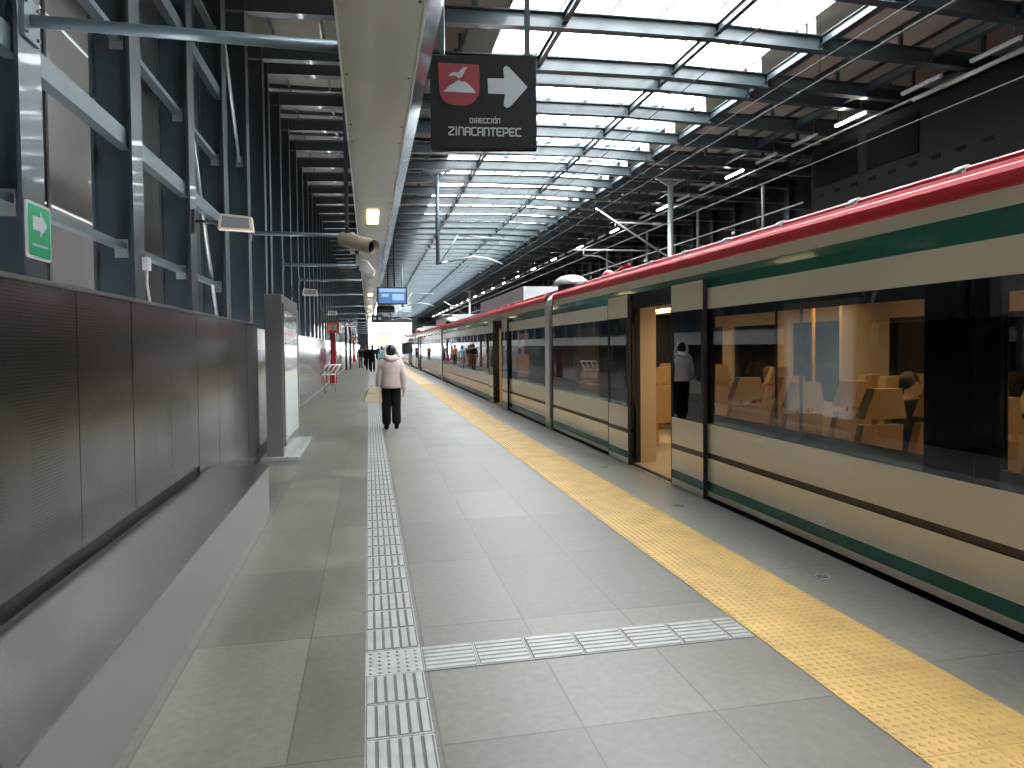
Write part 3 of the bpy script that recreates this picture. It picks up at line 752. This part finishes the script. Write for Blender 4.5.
def mast_left(y, lab):
    root = empty('drop_post', (2.55, y, 4.66)); tag(root, lab, 'drop post', 'hanging overhead line posts')
    m = MB(); m.tube([(0, 0, 0), (0, 0, 3.3)], .07, 10); m.build('post', 'pipe', root)
    m = MB(); m.bar((0, 0, 3.1), (-.4, 0, 3.46), .08, .07); m.bar((0, 0, 3.1), (.4, 0, 3.46), .08, .07); m.box(-.5, .5, -.07, .07, 3.42, 3.47); m.build('fork_bracket', 'pipe', root)
    m = MB(); m.tube([(0, 0, .05), (.35, 0, .1)], .05, 8); m.tube([(.35, 0, .1), (1.3, 0, .32), (1.9, 0, .26), (2.45, 0, .06)], .028, 8); m.tube([(.1, 0, .06), (.75, 0, 1.1)], .025, 6); m.tube([(.75, 0, 1.1), (2.45, 0, 1.0)], .02, 6); m.build('bracket_arm', 'galv', root)
mast_left(25.62, 'hanging post with a bent arm above the platform edge, nearest')
mast_left(53.31, 'hanging post with a bent arm above the platform edge, middle distance')
mast_left(80.99, 'hanging post with a bent arm above the platform edge, far down the hall')
for x, z, lab in ((5.03, 4.60, 'contact wire hanging low over the near train'), (5.05, 5.75, 'carrier wire above the contact wire of the near train'), (8.45, 5.1, 'contact wire over the farther track'), (8.4, 6.95, 'carrier wire over the farther track')):
    m = MB(); m.tube([(x, Y0, z), (x, YEND, z)],   .009 if z > 4.7 else .012, 6)
    if z == 4.60:
        for k in range(0, 30): m.tube([(x, 2 + k * 5, z), (x + .02, 2 + k * 5, 5.75)], .005, 4)
        m.tube([(x, 13.2, z - .02), (x, 13.2, z + .06)], .04, 8)
    tag(m.build('overhead_wire', 'black'), lab, 'overhead wire', 'overhead line wires')

# ------------------------------------------------------------------ the train
TX = 3.55; TW = 2.9; XR = TX + TW
LOWER = [(TX + .06, -.42), (TX + .02, -.05), (TX, .01), (TX, .07), (TX, .17), (TX, .42), (TX + .012, .425), (TX + .012, .475), (TX, .48), (TX, .79)]
LM = [3, 3, 0, 2, 0, 4, 4, 4, 0]
UPPER1 = [(TX, 2.02), (TX, 2.24), (TX + .0, 2.34)]
UM1 = [0, 2]
UPPER2 = [(TX, 2.34), (TX + .005, 2.41), (TX + .02, 2.52), (TX + .0, 2.53), (TX - .005, 2.57), (TX + .0, 2.61), (TX + .02, 2.645), (TX + .05, 2.66), (TX + .06, 2.62), (TX + .12, 2.62), (TX + .12, 2.68), (TX + .135, 2.71), (TX + .16, 2.715), (TX + .17, 2.67), (TX + .5, 2.72), (TX + 1.0, 2.80), (TX + 1.45, 2.82), (XR - 1.0, 2.80), (XR - .4, 2.72), (XR - .05, 2.6), (XR, 2.4), (XR, 2.02)]
UM2 = [2, 0, 1, 1, 1, 1, 1, 5, 5, 1, 1, 1, 5, 5, 5, 5, 5, 5, 1, 0, 0]
TMATS = ['cream', 'tred', 'tgreen', 'rubber', 'tbrown', 'troof']

def seat_proto():
    root = bpy.data.objects.new('seat', None)
    return root
def seat_mesh():
    m = MB()
    def slab(poly, x0, x1, y0, y1):   # tapered block
        pass
    # cushion
    m.box(-.21, .21, -.02, .42, .38, .48)
    # back: trapezoid wider at bottom
    m.add([(-.23, -.03, .45), (.23, -.03, .45), (.18, -.12, .98), (-.18, -.12, .98), (-.23, .06, .45), (.23, .06, .45), (.18, -.04, .98), (-.18, -.04, .98)],
          [(0,1,2,3),(7,6,5,4),(0,4,5,1),(1,5,6,2),(2,6,7,3),(3,7,4,0)])
    m.box(-.05, .05, .1, .3, 0, .38)
    return m.mesh('seat', 'seat')
def headrest_mesh():
    m = MB()
    m.add([(-.19, -.14, 1.03), (.19, -.14, 1.03), (.12, -.17, 1.27), (-.12, -.17, 1.27), (-.19, -.03, 1.03), (.19, -.03, 1.03), (.12, -.07, 1.27), (-.12, -.07, 1.27)],
          [(0,1,2,3),(7,6,5,4),(0,4,5,1),(1,5,6,2),(2,6,7,3),(3,7,4,0)])
    m.tube([(-.06, -.08, .96), (-.06, -.09, 1.05)], .012, 6); m.tube([(.06, -.08, .96), (.06, -.09, 1.05)], .012, 6)
    return m.mesh('headrest', 'seat')
SM, HM = seat_mesh(), headrest_mesh()

def leaf(root, y0, y1, out=.05):
    """one sliding door leaf with its window"""
    x = TX - out; lf = MB(); r = .06
    segs = [(-.03, .07, 0), (.07, .17, 2), (.17, .42, 0), (.42, .48, 4), (.48, .79, 0), (2.02, 2.33, 0)]
    for a, b, mi in segs: lf.box(x, x + .04, y0, y1, a, b, mi)
    lf.box(x, x + .04, y0, y0 + .05, .79, 2.02, 3); lf.box(x, x + .04, y1 - .05, y1, .79, 2.02, 3)
    L = lf.build('door_leaf', TMATS, root)
    m = MB(); m.box(x + .005, x + .015, y0 + .05, y1 - .05, .79, 2.02); m.build('door_window', 'tdark', L)
    m = MB(); m.box(x - .004, x + .044, y0 - .012, y0, -.03, 2.335); m.box(x - .004, x + .044, y1, y1 + .012, -.03, 2.335); m.box(x - .004, x + .044, y0, y1, 2.33, 2.342); m.build('rubber_edge', 'rubber', L)
    m = MB(); 
    for k in range(3): m.box(x - .003, x, y0 + .35 + k * .07, y0 + .40 + k * .07, 2.16, 2.18)
    return L

def car(y0, y1, doors, name_label, detail):
    root = empty('train_car', (0, 0, 0)); tag(root, name_label, 'train car', 'cars of the train at the platform')
    # door opening intervals
    ops = [(a, b) for (a, b) in doors]; cuts = [y0] + [q for ab in ops for q in ab] + [y1]
    solid = [(cuts[i], cuts[i + 1]) for i in range(0, len(cuts), 2)]
    m = MB()
    for a, b in solid:
        m.strip(LOWER, a, b, LM); m.strip(UPPER1, a, b, UM1)
    m.strip(UPPER2, y0, y1, UM2)
    # far side with its window band
    m.strip([(XR, .79), (XR, -.42)], y0, y1, [0])
    # end walls
    for y in (y0, y1): m.box(TX + .01, TX + .8, y - .02, y + .02, -.4, 2.6, 3); m.box(XR - .8, XR - .01, y - .02, y + .02, -.4, 2.6, 3)
    # door portals
    for a, b in ops:
        m.box(TX, TX + .12, a - .04, a, -.05, 2.34, 3); m.box(TX, TX + .12, b, b + .04, -.05, 2.34, 3)
        m.box(TX + .01, TX + .12, a, b, 2.16, 2.36, 3); m.box(TX - .02, TX + .1, a, b, -.08, .0, 3)
        m.box(TX + .0, TX + .03, a, b, 2.13, 2.15, 3)
    m.build('body', TMATS, root)
    # interior
    m = MB(); m.box(TX + .02, XR - .02, y0, y1, -.05, .012, 0)
    m.box(TX + .04, TX + .9, y0, y1, 2.24, 2.27, 1); m.box(TX + .9, XR - .9, y0, y1, 2.30, 2.33, 1); m.box(XR - .9, XR - .04, y0, y1, 2.24, 2.27, 1)
    for a, b in solid: m.box(TX + .02, TX + .05, a, b, 0, .80, 1); m.box(TX + .02, TX + .05, a, b, 1.98, 2.24, 1)
    m.box(XR - .05, XR - .02, y0, y1, 0, .80, 1); m.box(XR - .05, XR - .02, y0, y1, 1.95, 2.24, 1)
    y = y0 + .9
    while y < y1: m.box(XR - .06, XR - .01, y - .18, y + .18, .8, 1.98, 1); y += 1.75
    m.build('interior_lining', ['tfloor', 'beige'], root)
    m = MB(); m.box(XR - .02, XR, y0, y1, .79, 2.02); m.build('far_window_band', 'tdark', root)
    m = MB()
    for x in (TX + 1.0, XR - 1.0): m.box(x - .06, x + .06, y0 + .3, y1 - .3, 2.285, 2.298)
    m.build('ceiling_lamp', 'tlight', root)
    # flush window bands on the platform side, split in panes
    for a, b in solid:
        L = b - a
        if detail and a < 0 < b or (detail and abs(b - 7.59) < .9):
            pn = [(7.55, 6.75, 1), (6.75, 5.55, 0), (5.55, 5.19, 0), (5.19, 3.86, 0), (3.86, 3.48, 1), (3.48, 3.31, 1), (3.31, 1.6, 0), (1.6, 0.2, 0), (.2, a, 0)]
            panes = [(q1, q0, t) for q0, q1, t in pn]
        else:
            n_ = max(1, round(L / 1.6)); panes = [(a + L * i / n_, a + L * (i + 1) / n_, 1 if i in (0, n_ - 1) and L < 6 else 0) for i in range(n_)]
        for p0, p1, dk in panes:
            m = MB()
            m.box(TX, TX + .012, p0 + .006, p1 - .006, .79 + .0, 2.02 - .0, 0)
            w = m.build('window', 'tdark' if dk else 'tglass', root)
            m = MB(); m.box(TX + .013, TX + .03, p0, p1, .79, .90); m.box(TX + .013, TX + .03, p0, p1, 1.93, 2.02)
            if dk: m.box(TX + .05, TX + .06, p0, p1, .9, 1.93)
            m.box(TX + .001, TX + .02, p1 - .008, p1 + .008, .79, 2.02)
            m.build('window_border', 'blackgloss', w)
    for a, b in ops:
        w = (b - a) / 2 + .1
        leaf(root, a - w - .0, a - .0 if not detail else a, .055); leaf(root, b + .02, b + .02 + w, .055)
        m = MB(); m.box(TX - .05, TX + .1, a + .02, b - .02, -.05, -.012); m.build('door_step', 'silver', root)
        # vestibule screens
        if detail:
            m = MB(); m.box(TX + .12, TX + .36, b + .02, b + .06, .012, 2.22); m.build('vestibule_screen', 'beige', root)
            m = MB(); m.box(TX + .12, TX + .75, a - .06, a - .03, .012, .9, 0); m.build('vestibule_screen', 'beige', root)
            m = MB(); m.tube([(TX + 1.0, b - .25, .012), (TX + 1.0, b - .25, .8), (TX + 1.08, b - .25, 1.3), (TX + 1.0, b - .25, 2.3)], .02, 8); m.build('grab_pole', 'tyell', root)
            m = MB(); m.tube([(TX + 1.9, a + .1, .012), (TX + 1.9, a + .1, 2.3)], .02, 8); m.build('grab_pole', 'tyell', root)
            m = MB(); m.box(XR - .75, XR - .08, a - .1, a - .05, .012, 2.24); m.build('vestibule_screen', 'beige', root)
    if detail:
        ys = []
        for a, b in solid:
            y = b - .75 if b < y1 - .1 else b - .9
            lo = a + (.6 if a > y0 + .1 else .5)
            while y > max(lo, -1.5): ys.append(y); y -= 1.0
        for y in ys:
            for x in (TX + .42, TX + .95, XR - .95, XR - .42):
                s = bpy.data.objects.new('seat', SM); COL.objects.link(s); s.parent = root; s.location = (x, y, .012)
                if y0 < 0 and abs(y - 5.84) < .1 and abs(x - XR + .95) < .1: s.location = (x, 6.3, .012); s.rotation_euler = (0, 0, pi)
                if y0 < 0 and abs(y - 10.25) < .1 and x > XR - .5: s.location = (x, 9.45, .012)
                h = bpy.data.objects.new('headrest', HM); COL.objects.link(h); h.parent = s
    # roof rail with clips
    m = MB(); n_ = int((y1 - y0) / 1.05)
    m.tube([(TX + .42, y0 + .2, 2.80), (TX + .42, y1 - .2, 2.80)], .026, 8)
    m.build('roof_rail', 'tred', root)
    if y0 < 35:
        for i in range(n_):
            m = MB(); y = y0 + .4 + i * 1.05; m.box(TX + .36, TX + .48, y - .05, y + .05, 2.69, 2.79); m.tube([(TX + .42, y - .05, 2.80), (TX + .42, y + .05, 2.80)], .038, 8)
            m.build('rail_clip', 'galv', root)
    return root
CARS = [(-6.9, 13.15, [(7.59, 8.97)], True, 'nearest train car, cream with red and green stripes and an open door'),
        (13.75, 34.0, [(18.2, 19.5)], True, 'second train car, beyond the first silver joint'),
        (34.4, 54.5, [(49.2, 50.5)], False, 'third train car, beyond the second silver joint'),
        (54.9, 75, [(60, 61.3)], False, 'fourth train car, far down the platform'),
        (75.4, 95.5, [(90, 91.3)], False, 'fifth train car, very small near the end of the hall'),
        (95.9, 116, [(100, 101)], False, 'last train car in sight')]
cars = [car(a, b, d, l, dt) for a, b, d, dt, l in CARS]
for (ca, cb) in zip(CARS, CARS[1:]):
    y = (ca[1] + cb[0]) / 2; hw = (cb[0] - ca[1]) / 2
    root = empty('gangway', (TX, y, 0)); near = ca[1] < 14
    tag(root, 'silver-edged gangway joint with a domed cap, nearest one' if near else 'silver-edged gangway joint with a domed cap, %s' % {34.0: 'between second and third cars', 54.5: 'after the third car', 75: 'after the fourth car', 95.5: 'after the fifth car'}[ca[1]], 'gangway', 'joints between the train cars')
    m = MB(); m.box(.12, TW - .12, -hw, hw, -.3, 2.6); m.build('bellows', 'rubber', root)
    m = MB(); yy = -.08
    pr = [(-.04, -.2), (-.04, 2.45), (.0, 2.56), (.10, 2.66), (.30, 2.74), (.30, 2.70), (.12, 2.62), (.04, 2.54), (0.02, 2.4), (.02, -.2)]
    m.prism(pr, 'y', -.16, .16); m.build('silver_band', 'silver', root)
    m = MB(); m.disc((.48, 0, 2.72), .27, .14, 24); m.build('dome_base', 'rubber', root)
    m = MB(); m.ball((.48, 0, 2.86), (.36, .36, .20), 24, 10, 0, 0.0); m.build('dome', 'silver', root)
# roof equipment of the cars
def roofbox(x0, x1, y0, y1, z0, z1, car_, nm='roof_unit', matn='camgrey'):
    m = MB(); m.box(x0, x1, y0, y1, z0, z1)
    y = y0 + .5
    while y < y1: m.box(x0 - .008, x0, y - .02, y + .02, z0, z1, 0); y += .9
    m.build(nm, matn, car_, bevel=.03)
roofbox(4.4, 5.7, 19.5, 27.3, 2.75, 3.35, cars[1]); roofbox(4.4, 5.7, 37, 46, 2.75, 3.35, cars[2]); roofbox(4.4, 5.7, 57, 66, 2.75, 3.3, cars[3])
roofbox(4.3, 5.7, 6.5, 9.5, 2.80, 2.90, cars[0], 'roof_unit', 'troof')
m = MB()   # folded pantograph
px, py, pz = 4.9, 13.0, 2.82
m.box(px - .5, px + .5, py - .7, py + .7, pz, pz + .08)
for sx_ in (-.4, .4):
    for sy_ in (-.5, .5): m.tube([(px + sx_, py + sy_, 2.78), (px + sx_, py + sy_, pz)], .05, 8)
m.tube([(px, py - .6, pz + .12), (px, py + .5, pz + .25)], .05, 8); m.tube([(px, py + .5, pz + .25), (px, py - .5, pz + .36)], .035, 8)
m.ball((px - .2, py + .1, pz + .15), (.14, .2, .16), 12, 8)
m.build('pantograph', 'pillar', cars[0])

# ------------------------------------------------------------------ people
def skin_body(parent, pts, edges, rad, name='body', matn='skin'):
    me = bpy.data.meshes.new(name); me.from_pydata(pts, edges, []); me.materials.append(M[matn])
    o = bpy.data.objects.new(name, me); COL.objects.link(o); o.parent = parent
    md = o.modifiers.new('skin', 'SKIN'); md.use_smooth_shade = True
    if not me.skin_vertices: return o
    for i, v in enumerate(me.skin_vertices[0].data):
        r = rad[i]; v.radius = r if isinstance(r, tuple) else (r, r); v.use_root = (i == 0)
    sb = o.modifiers.new('sub', 'SUBSURF'); sb.levels = 1; sb.render_levels = 1
    return o
def rings(m, rr, n=20, mi=0):
    """stack of ellipses (cx,cy,z,rx,ry)"""
    vs = []; fs = []
    for (cx, cy_, z, rx, ry) in rr:
        for k in range(n):
            t = 2 * pi * k / n; vs.append((cx + rx * cos(t), cy_ + ry * sin(t), z))
    for i in range(len(rr) - 1):
        for k in range(n): a = i * n + k; b = i * n + (k + 1) % n; fs.append((a, b, b + n, a + n))
    fs.append(tuple(range(n))[::-1]); fs.append(tuple((len(rr) - 1) * n + k for k in range(n)))
    m.add(vs, fs, mi, True)
def person(name_label, loc, rz, top, legs, hair='hairb', h=1.68, stride=.16, lhand=None, rhand=None, seated=False, hood=None, puffy=0, group=None, coat=0., shoes='cblack'):
    root = empty('person', loc, rz); tag(root, name_label, 'person', group); s = h / 1.70; root.scale = (s, s, s)
    if seated:   # feet forward, hip at seat height
        hipz = .56; kn = [(sg * .11, .42, .55) for sg in (-1, 1)]; an = [(sg * .11, .45, .09) for sg in (-1, 1)]; toe = [(sg * .11, .60, .04) for sg in (-1, 1)]
    else:
        hipz = .92
        kn = [(-.095, stride * .55 + .03, .50), (.095, -stride * .2 + .04, .50)]; an = [(-.09, stride, .09), (.09, -stride - .02, .12)]; toe = [(-.10, stride + .15, .035), (.10, -stride + .10, .045)]
    dz = hipz - .92; hp = [(sg * .085, 0, .90 + dz) for sg in (-1, 1)]
    shz = 1.40 + dz
    sh_ = [(sg * .17, 0, shz) for sg in (-1, 1)]
    lh = lhand or ((-.25, .10, .82 + dz) if not seated else (-.12, .32, .66)); rh = rhand or ((.25, -.03, .82 + dz) if not seated else (.12, .32, .66))
    def elbow(a, b, out):
        mid = (Vector(a) + Vector(b)) / 2; return tuple(mid + Vector((out, -.05, -.02)))
    le, re_ = elbow(sh_[0], lh, -.03), elbow(sh_[1], rh, .03)
    pts = [(0, 0, .95 + dz), (0, .0, 1.15 + dz), (0, 0, 1.34 + dz), (0, .0, 1.46 + dz), (0, .01, 1.53 + dz), (0, .02, 1.61 + dz), (0, .01, 1.68 + dz)]
    rad = [.12, .115, .12, .052, .07, .088, .06]; ed = [(0, 1), (1, 2), (2, 3), (3, 4), (4, 5), (5, 6)]
    def addp(p, r, par): pts.append(tuple(p)); rad.append(r); ed.append((par, len(pts) - 1)); return len(pts) - 1
    addp((0, .115, 1.585 + dz), .014, 5)    # nose
    for sd, (hj, k_, a_, t_) in enumerate(zip(hp, kn, an, toe)):
        i = addp(hj, .085, 0); i = addp(k_, .055, i); i = addp(a_, .038, i); addp(t_, .035, i)
    for sd, (S_, E_, H_) in enumerate(((sh_[0], le, lh), (sh_[1], re_, rh))):
        i = addp(S_, .055, 2); i = addp(E_, .04, i); i = addp(H_, .027, i)
        hd = (Vector(H_) - Vector(E_)).normalized(); pm_ = Vector(H_) + hd * .07; ip = addp(pm_, (.034, .018), i)
        sg = -1 if sd == 0 else 1
        side = Vector((0, 1, 0)); side = (side - hd * side.dot(hd)).normalized(); inw = Vector((-sg, 0, 0)); 
        for q, L in zip((-.027, -.009, .009, .027), (.055, .068, .072, .062)):
            f1 = pm_ + hd * .03 + side * q; f2 = f1 + hd * L * .5 + inw * L * .15; f3 = f2 + hd * L * .3 + inw * L * .4
            i1 = addp(f1, .0095, ip); i2 = addp(f2, .0085, i1); addp(f3, .007, i2)
        th1 = Vector(H_) + hd * .035 + side * .035; th2 = th1 + hd * .035 + side * .012 + inw * .012
        i1 = addp(th1, .010, i); addp(th2, .008, i1)
    skin_body(root, pts, ed, rad)
    # trousers
    m = MB(); zt = hipz + .05
    lw = 1 + .25 * puffy
    for hj, k_, a_ in zip(hp, kn, an):
        hh = Vector(hj); kk = Vector(k_); aa = Vector(a_)
        m.tube([hh + Vector((0, 0, .05)), hh - Vector((0, 0, .05)) if not seated else hh + Vector((0, .1, 0)), (hh + kk) / 2, kk, (kk + aa) / 2, aa + Vector((0, 0, -.02))], [.10, .105, .092 * lw, .077 * lw, .074 * lw, .08 * lw], 14)
    rings(m, [(0, 0, hipz - .09, .10, .09), (0, 0, hipz - .04, .165, .125), (0, 0, hipz + .06, .165, .12), (0, 0, hipz + .12, .15, .11)], 18)
    m.build('trousers', legs, root, sub=1)
    for a_, t_ in zip(an, toe):
        m = MB(); a_ = Vector(a_); t_ = Vector(t_)
        m.tube([a_ + Vector((0, -.045, -.045)), a_ + Vector((0, -.01, -.04)), (a_ + t_) / 2 + Vector((0, 0, -.015)), t_, t_ + Vector((0, .035, -.005))], [(.032, .03), (.042, .045), (.045, .04), (.042, .03), (.02, .015)], 12)
        m.tube([a_ + Vector((0, -.01, -.03)), a_ + Vector((0, 0, .05))], [.045, .048], 12); m.build('shoe', shoes, root)
    # upper garment
    m = MB(); z0 = hipz - .02 - coat; zz = 1.45 + dz; n_ = 13; rr = []
    for i in range(n_):
        t = i / (n_ - 1); z = z0 + (zz - z0) * t; w = .195 - .03 * sin(pi * min(1, t * 1.3)) + (.03 if .6 < t < .9 else 0) - (.10 if t == 1 else .03 if t > .9 else 0)
        dpt = .145 + .012 * sin(pi * t) - (.06 if t == 1 else 0)
        pf = puffy * (.012 if i % 2 else -.004); w += puffy * .02; rr.append((0, -.005, z, w + pf, dpt + puffy * .02 + pf))
    rings(m, rr, 22)
    for S_, E_, H_ in ((sh_[0], le, lh), (sh_[1], re_, rh)):
        S_, E_, H_ = Vector(S_), Vector(E_), Vector(H_); P_ = []; R_ = []; sg = 1 if S_.x > 0 else -1
        seq = [(S_ + Vector((-sg * .06, 0, .0)), .07), (S_ + Vector((sg * .01, 0, -.01)), .077)]
        for t in (.25, .5, .75, 1): seq.append((S_.lerp(E_, t), .070 - .008 * t + puffy * (.012 if int(t * 4) % 2 else .002)))
        for t in (.25, .5, .75, .97): seq.append((E_.lerp(H_, t), .060 - .014 * t + puffy * (.012 if int(t * 4) % 2 else .002)))
        m.tube([a for a, b in seq], [b for a, b in seq], 14)
    m.build('jacket', top, root, sub=1)
    # hair
    m = MB(); hz = 1.61 + dz
    m.ball((0, -.012, hz + .015), (.098, .112, .112), 18, 12)
    if hair == 'long': pass
    rings(m, [(0, -.06, hz - .16, .05, .03), (0, -.06, hz - .10, .085, .05), (0, -.045, hz, .092, .075), (0, -.02, hz + .06, .07, .07)], 16)
    m.build('hair', hair if hair != 'long' else 'hairb', root, sub=1)
    for sg in (-1, 1):
        m = MB(); m.ball((sg * .033, .098, hz + .0), .011, 8, 6); m.build('eye', 'black', root)
    if hood:
        m = MB(); hz2 = 1.47 + dz
        m.tube([(-.11, .06, hz2 - .02), (-.13, -.04, hz2), (-.08, -.13, hz2 - .03), (0, -.16, hz2 - .06), (.08, -.13, hz2 - .03), (.13, -.04, hz2), (.11, .06, hz2 - .02)], [.03, .045, .055, .06, .055, .045, .03], 12)
        m.ball((0, -.11, hz2 - .08), (.12, .07, .09), 14, 8); m.build('hood', top, root, sub=1)
        m = MB(); m.tube([(-.12, .05, hz2 - .0), (-.135, -.02, hz2 + .08), (-.115, -.02, hz2 + .17), (-.05, -.02, hz2 + .235), (.05, -.02, hz2 + .235), (.115, -.02, hz2 + .17), (.135, -.02, hz2 + .08), (.12, .05, hz2)], .036, 10)
        m.tube([(-.115, .0, hz2 + .05), (-.09, -.075, hz2 + .03), (0, -.115, hz2 + .015), (.09, -.075, hz2 + .03), (.115, .0, hz2 + .05)], .024, 10)
        m.build('fur_trim', hood, root)
    return root
w = person('person in a pink padded jacket and black trousers walking away with a bag', (.42, 13.8, 0), radians(4), 'pink', 'cblack', h=1.66, stride=.08, lhand=(-.24, .08, .86), hood='fur', puffy=1, coat=.06)
# the bag, held in the left hand
root = empty('handbag', (.13, 13.86, .56), radians(6)); tag(root, 'cream dome-shaped handbag held by the person in pink', 'handbag')
m = MB(); prof = [(-.24, 0), (.22, 0), (.24, .03), (.21, .20), (.14, .27), (.02, .30), (-.10, .29), (-.18, .23), (-.25, .05)]
m.prism(prof[::-1], 'y', -.085, .085); m.build('bag_body', 'bag', root, bevel=.03)
for y in (-.05, .05):
    m = MB(); m.tube([(-.09, y, .27), (-.07, y * .6, .32), (.0, y * .3, .345), (.07, y * .6, .32), (.10, y, .27)], .011, 8); m.build('handle', 'bag', root)
m = MB(); m.tube([(-.2, -.086, .17), (0, -.09, .2), (.19, -.088, .16)], .006, 6); m.build('zip', 'galv', root)

person('person with dark jacket and small backpack walking, left of the guide strip', (-.62, 54, 0), 0, 'cblack', 'cgrey', 'hairb', 1.66, .15)
person('person in an orange top partly behind the dark-jacketed walker', (-.25, 60, 0), 0, 'corange', 'cblack', 'hairr', 1.72, .1)
person('person in a long black coat walking ahead of the person in pink', (.22, 46, 0), 0, 'cblack', 'cblack', 'hairb', 1.78, .12, coat=.25)
person('person in a pale blue jacket beside the one in the black coat', (.85, 47, 0), 0, 'cblue', 'cgrey', 'hairb', 1.66, .1)
person('person in black standing close left of the long-coated walker', (-.05, 49, 0), 0, 'cblack', 'cblack', 'hairb', 1.74, .05)
for k, (x, y, t) in enumerate(((-.9, 75, 'cgrey'), (.3, 80, 'cred'), (1.1, 88, 'cblack'))):
    person(['distant small figure in grey by the barrier', 'distant small figure in red on the guide strip', 'distant small figure in black toward the yellow paving'][k], (x, y, 0), 0, t, 'cblack', 'hairb', 1.7, .1)
# passengers
person('seated passenger in dark clothes beside the tan seats of the nearest car', (5.48, 6.15, .0), pi, 'cblack', 'cblack', 'hairb', 1.66, seated=True)
person('seated passenger in black at the right edge of the photo', (3.97, 2.97, .0), 0, 'cblack', 'cblack', 'hairb', 1.5, seated=True)
person('seated passenger with auburn hair above the tan seats next to the open door leaf', (6.03, 9.60, .0), 0, 'cred', 'cblack', 'hairr', 1.6, seated=True)

# ------------------------------------------------------------------ beyond the hall
m = MB(); m.box(-3.15, .0, YEND, YEND + .2, -1.3, 9.1); m.box(.0, 9.4, YEND, YEND + .2, 6.9, 9.1); m.box(9.4, 17.7, YEND, YEND + .2, -1.3, 9.1); struct(m.build('wall_back', 'steel_dark'))
m = MB(); m.box(-60, 70, YEND + .1, 260, -1.6, -1.3); struct(m.build('floor_exterior', 'ballast'))
root = empty('building', (6, 235, -1.3)); tag(root, 'hazy ochre building beyond the bright end of the hall', 'building')
m = MB(); m.box(-3.2, 1.2, 0, 8, 0, 7.6); m.build('wall', 'ochre', root)
m = MB(); m.box(-3.4, 1.4, -.3, 8.3, 7.6, 8.0); m.build('roof', 'ochre', root)
for i in range(3):
    for j in range(2):
        m = MB(); m.box(-2.8 + i * 1.4, -2.1 + i * 1.4, -.05, .02, 2 + j * 2.8, 3.4 + j * 2.8); m.build('window', 'ochrewin', root)

# ------------------------------------------------------------------ world, camera
wd = bpy.data.worlds.new('overcast'); S.world = wd; wd.use_nodes = True
nt = wd.node_tree; bg = nt.nodes['Background']
tcn = nt.nodes.new('ShaderNodeTexCoord'); ns = nt.nodes.new('ShaderNodeTexNoise'); ns.inputs['Scale'].default_value = 2.5; ns.inputs['Detail'].default_value = 5
rp = nt.nodes.new('ShaderNodeValToRGB'); rp.color_ramp.elements[0].color = (.90, .95, 1, 1); rp.color_ramp.elements[1].color = (1, 1, 1, 1)
nt.links.new(tcn.outputs['Generated'], ns.inputs['Vector']); nt.links.new(ns.outputs['Fac'], rp.inputs[0]); nt.links.new(rp.outputs[0], bg.inputs[0])
bg.inputs[1].default_value = 9.0

F, CX, CY, HC, ROLL = 690., 512., 365., 1.65, .010
yaw = atan((CX - 369) / F); pitch = atan((CY - 345) / hypot(F, CX - 369))
f = Vector((sin(yaw) * cos(pitch), cos(yaw) * cos(pitch), -sin(pitch)))
r0 = Vector((cos(yaw), -sin(yaw), 0)); u0 = r0.cross(f)
r = r0 * cos(ROLL) - u0 * sin(ROLL); up = u0 * cos(ROLL) + r0 * sin(ROLL)
cd = bpy.data.cameras.new('camera'); cam = bpy.data.objects.new('camera', cd); COL.objects.link(cam)
cam.matrix_world = Matrix(((r.x, up.x, -f.x, 0), (r.y, up.y, -f.y, 0), (r.z, up.z, -f.z, HC), (0, 0, 0, 1)))
cd.sensor_width = 36; cd.lens = F / 1024 * 36; cd.shift_y = (CY - 384) / 1024; cd.clip_end = 1000; cd.clip_start = .05
S.camera = cam
S.view_settings.view_transform = 'Standard'; S.view_settings.look = 'None'; S.view_settings.gamma = 1; S.view_settings.exposure = 1.25
S.view_settings.use_curve_mapping = False
S.cycles.use_denoising = True
S.cycles.max_bounces = 10; S.cycles.diffuse_bounces = 5; S.cycles.glossy_bounces = 4; S.cycles.transparent_max_bounces = 16
S.cycles.sample_clamp_indirect = 8
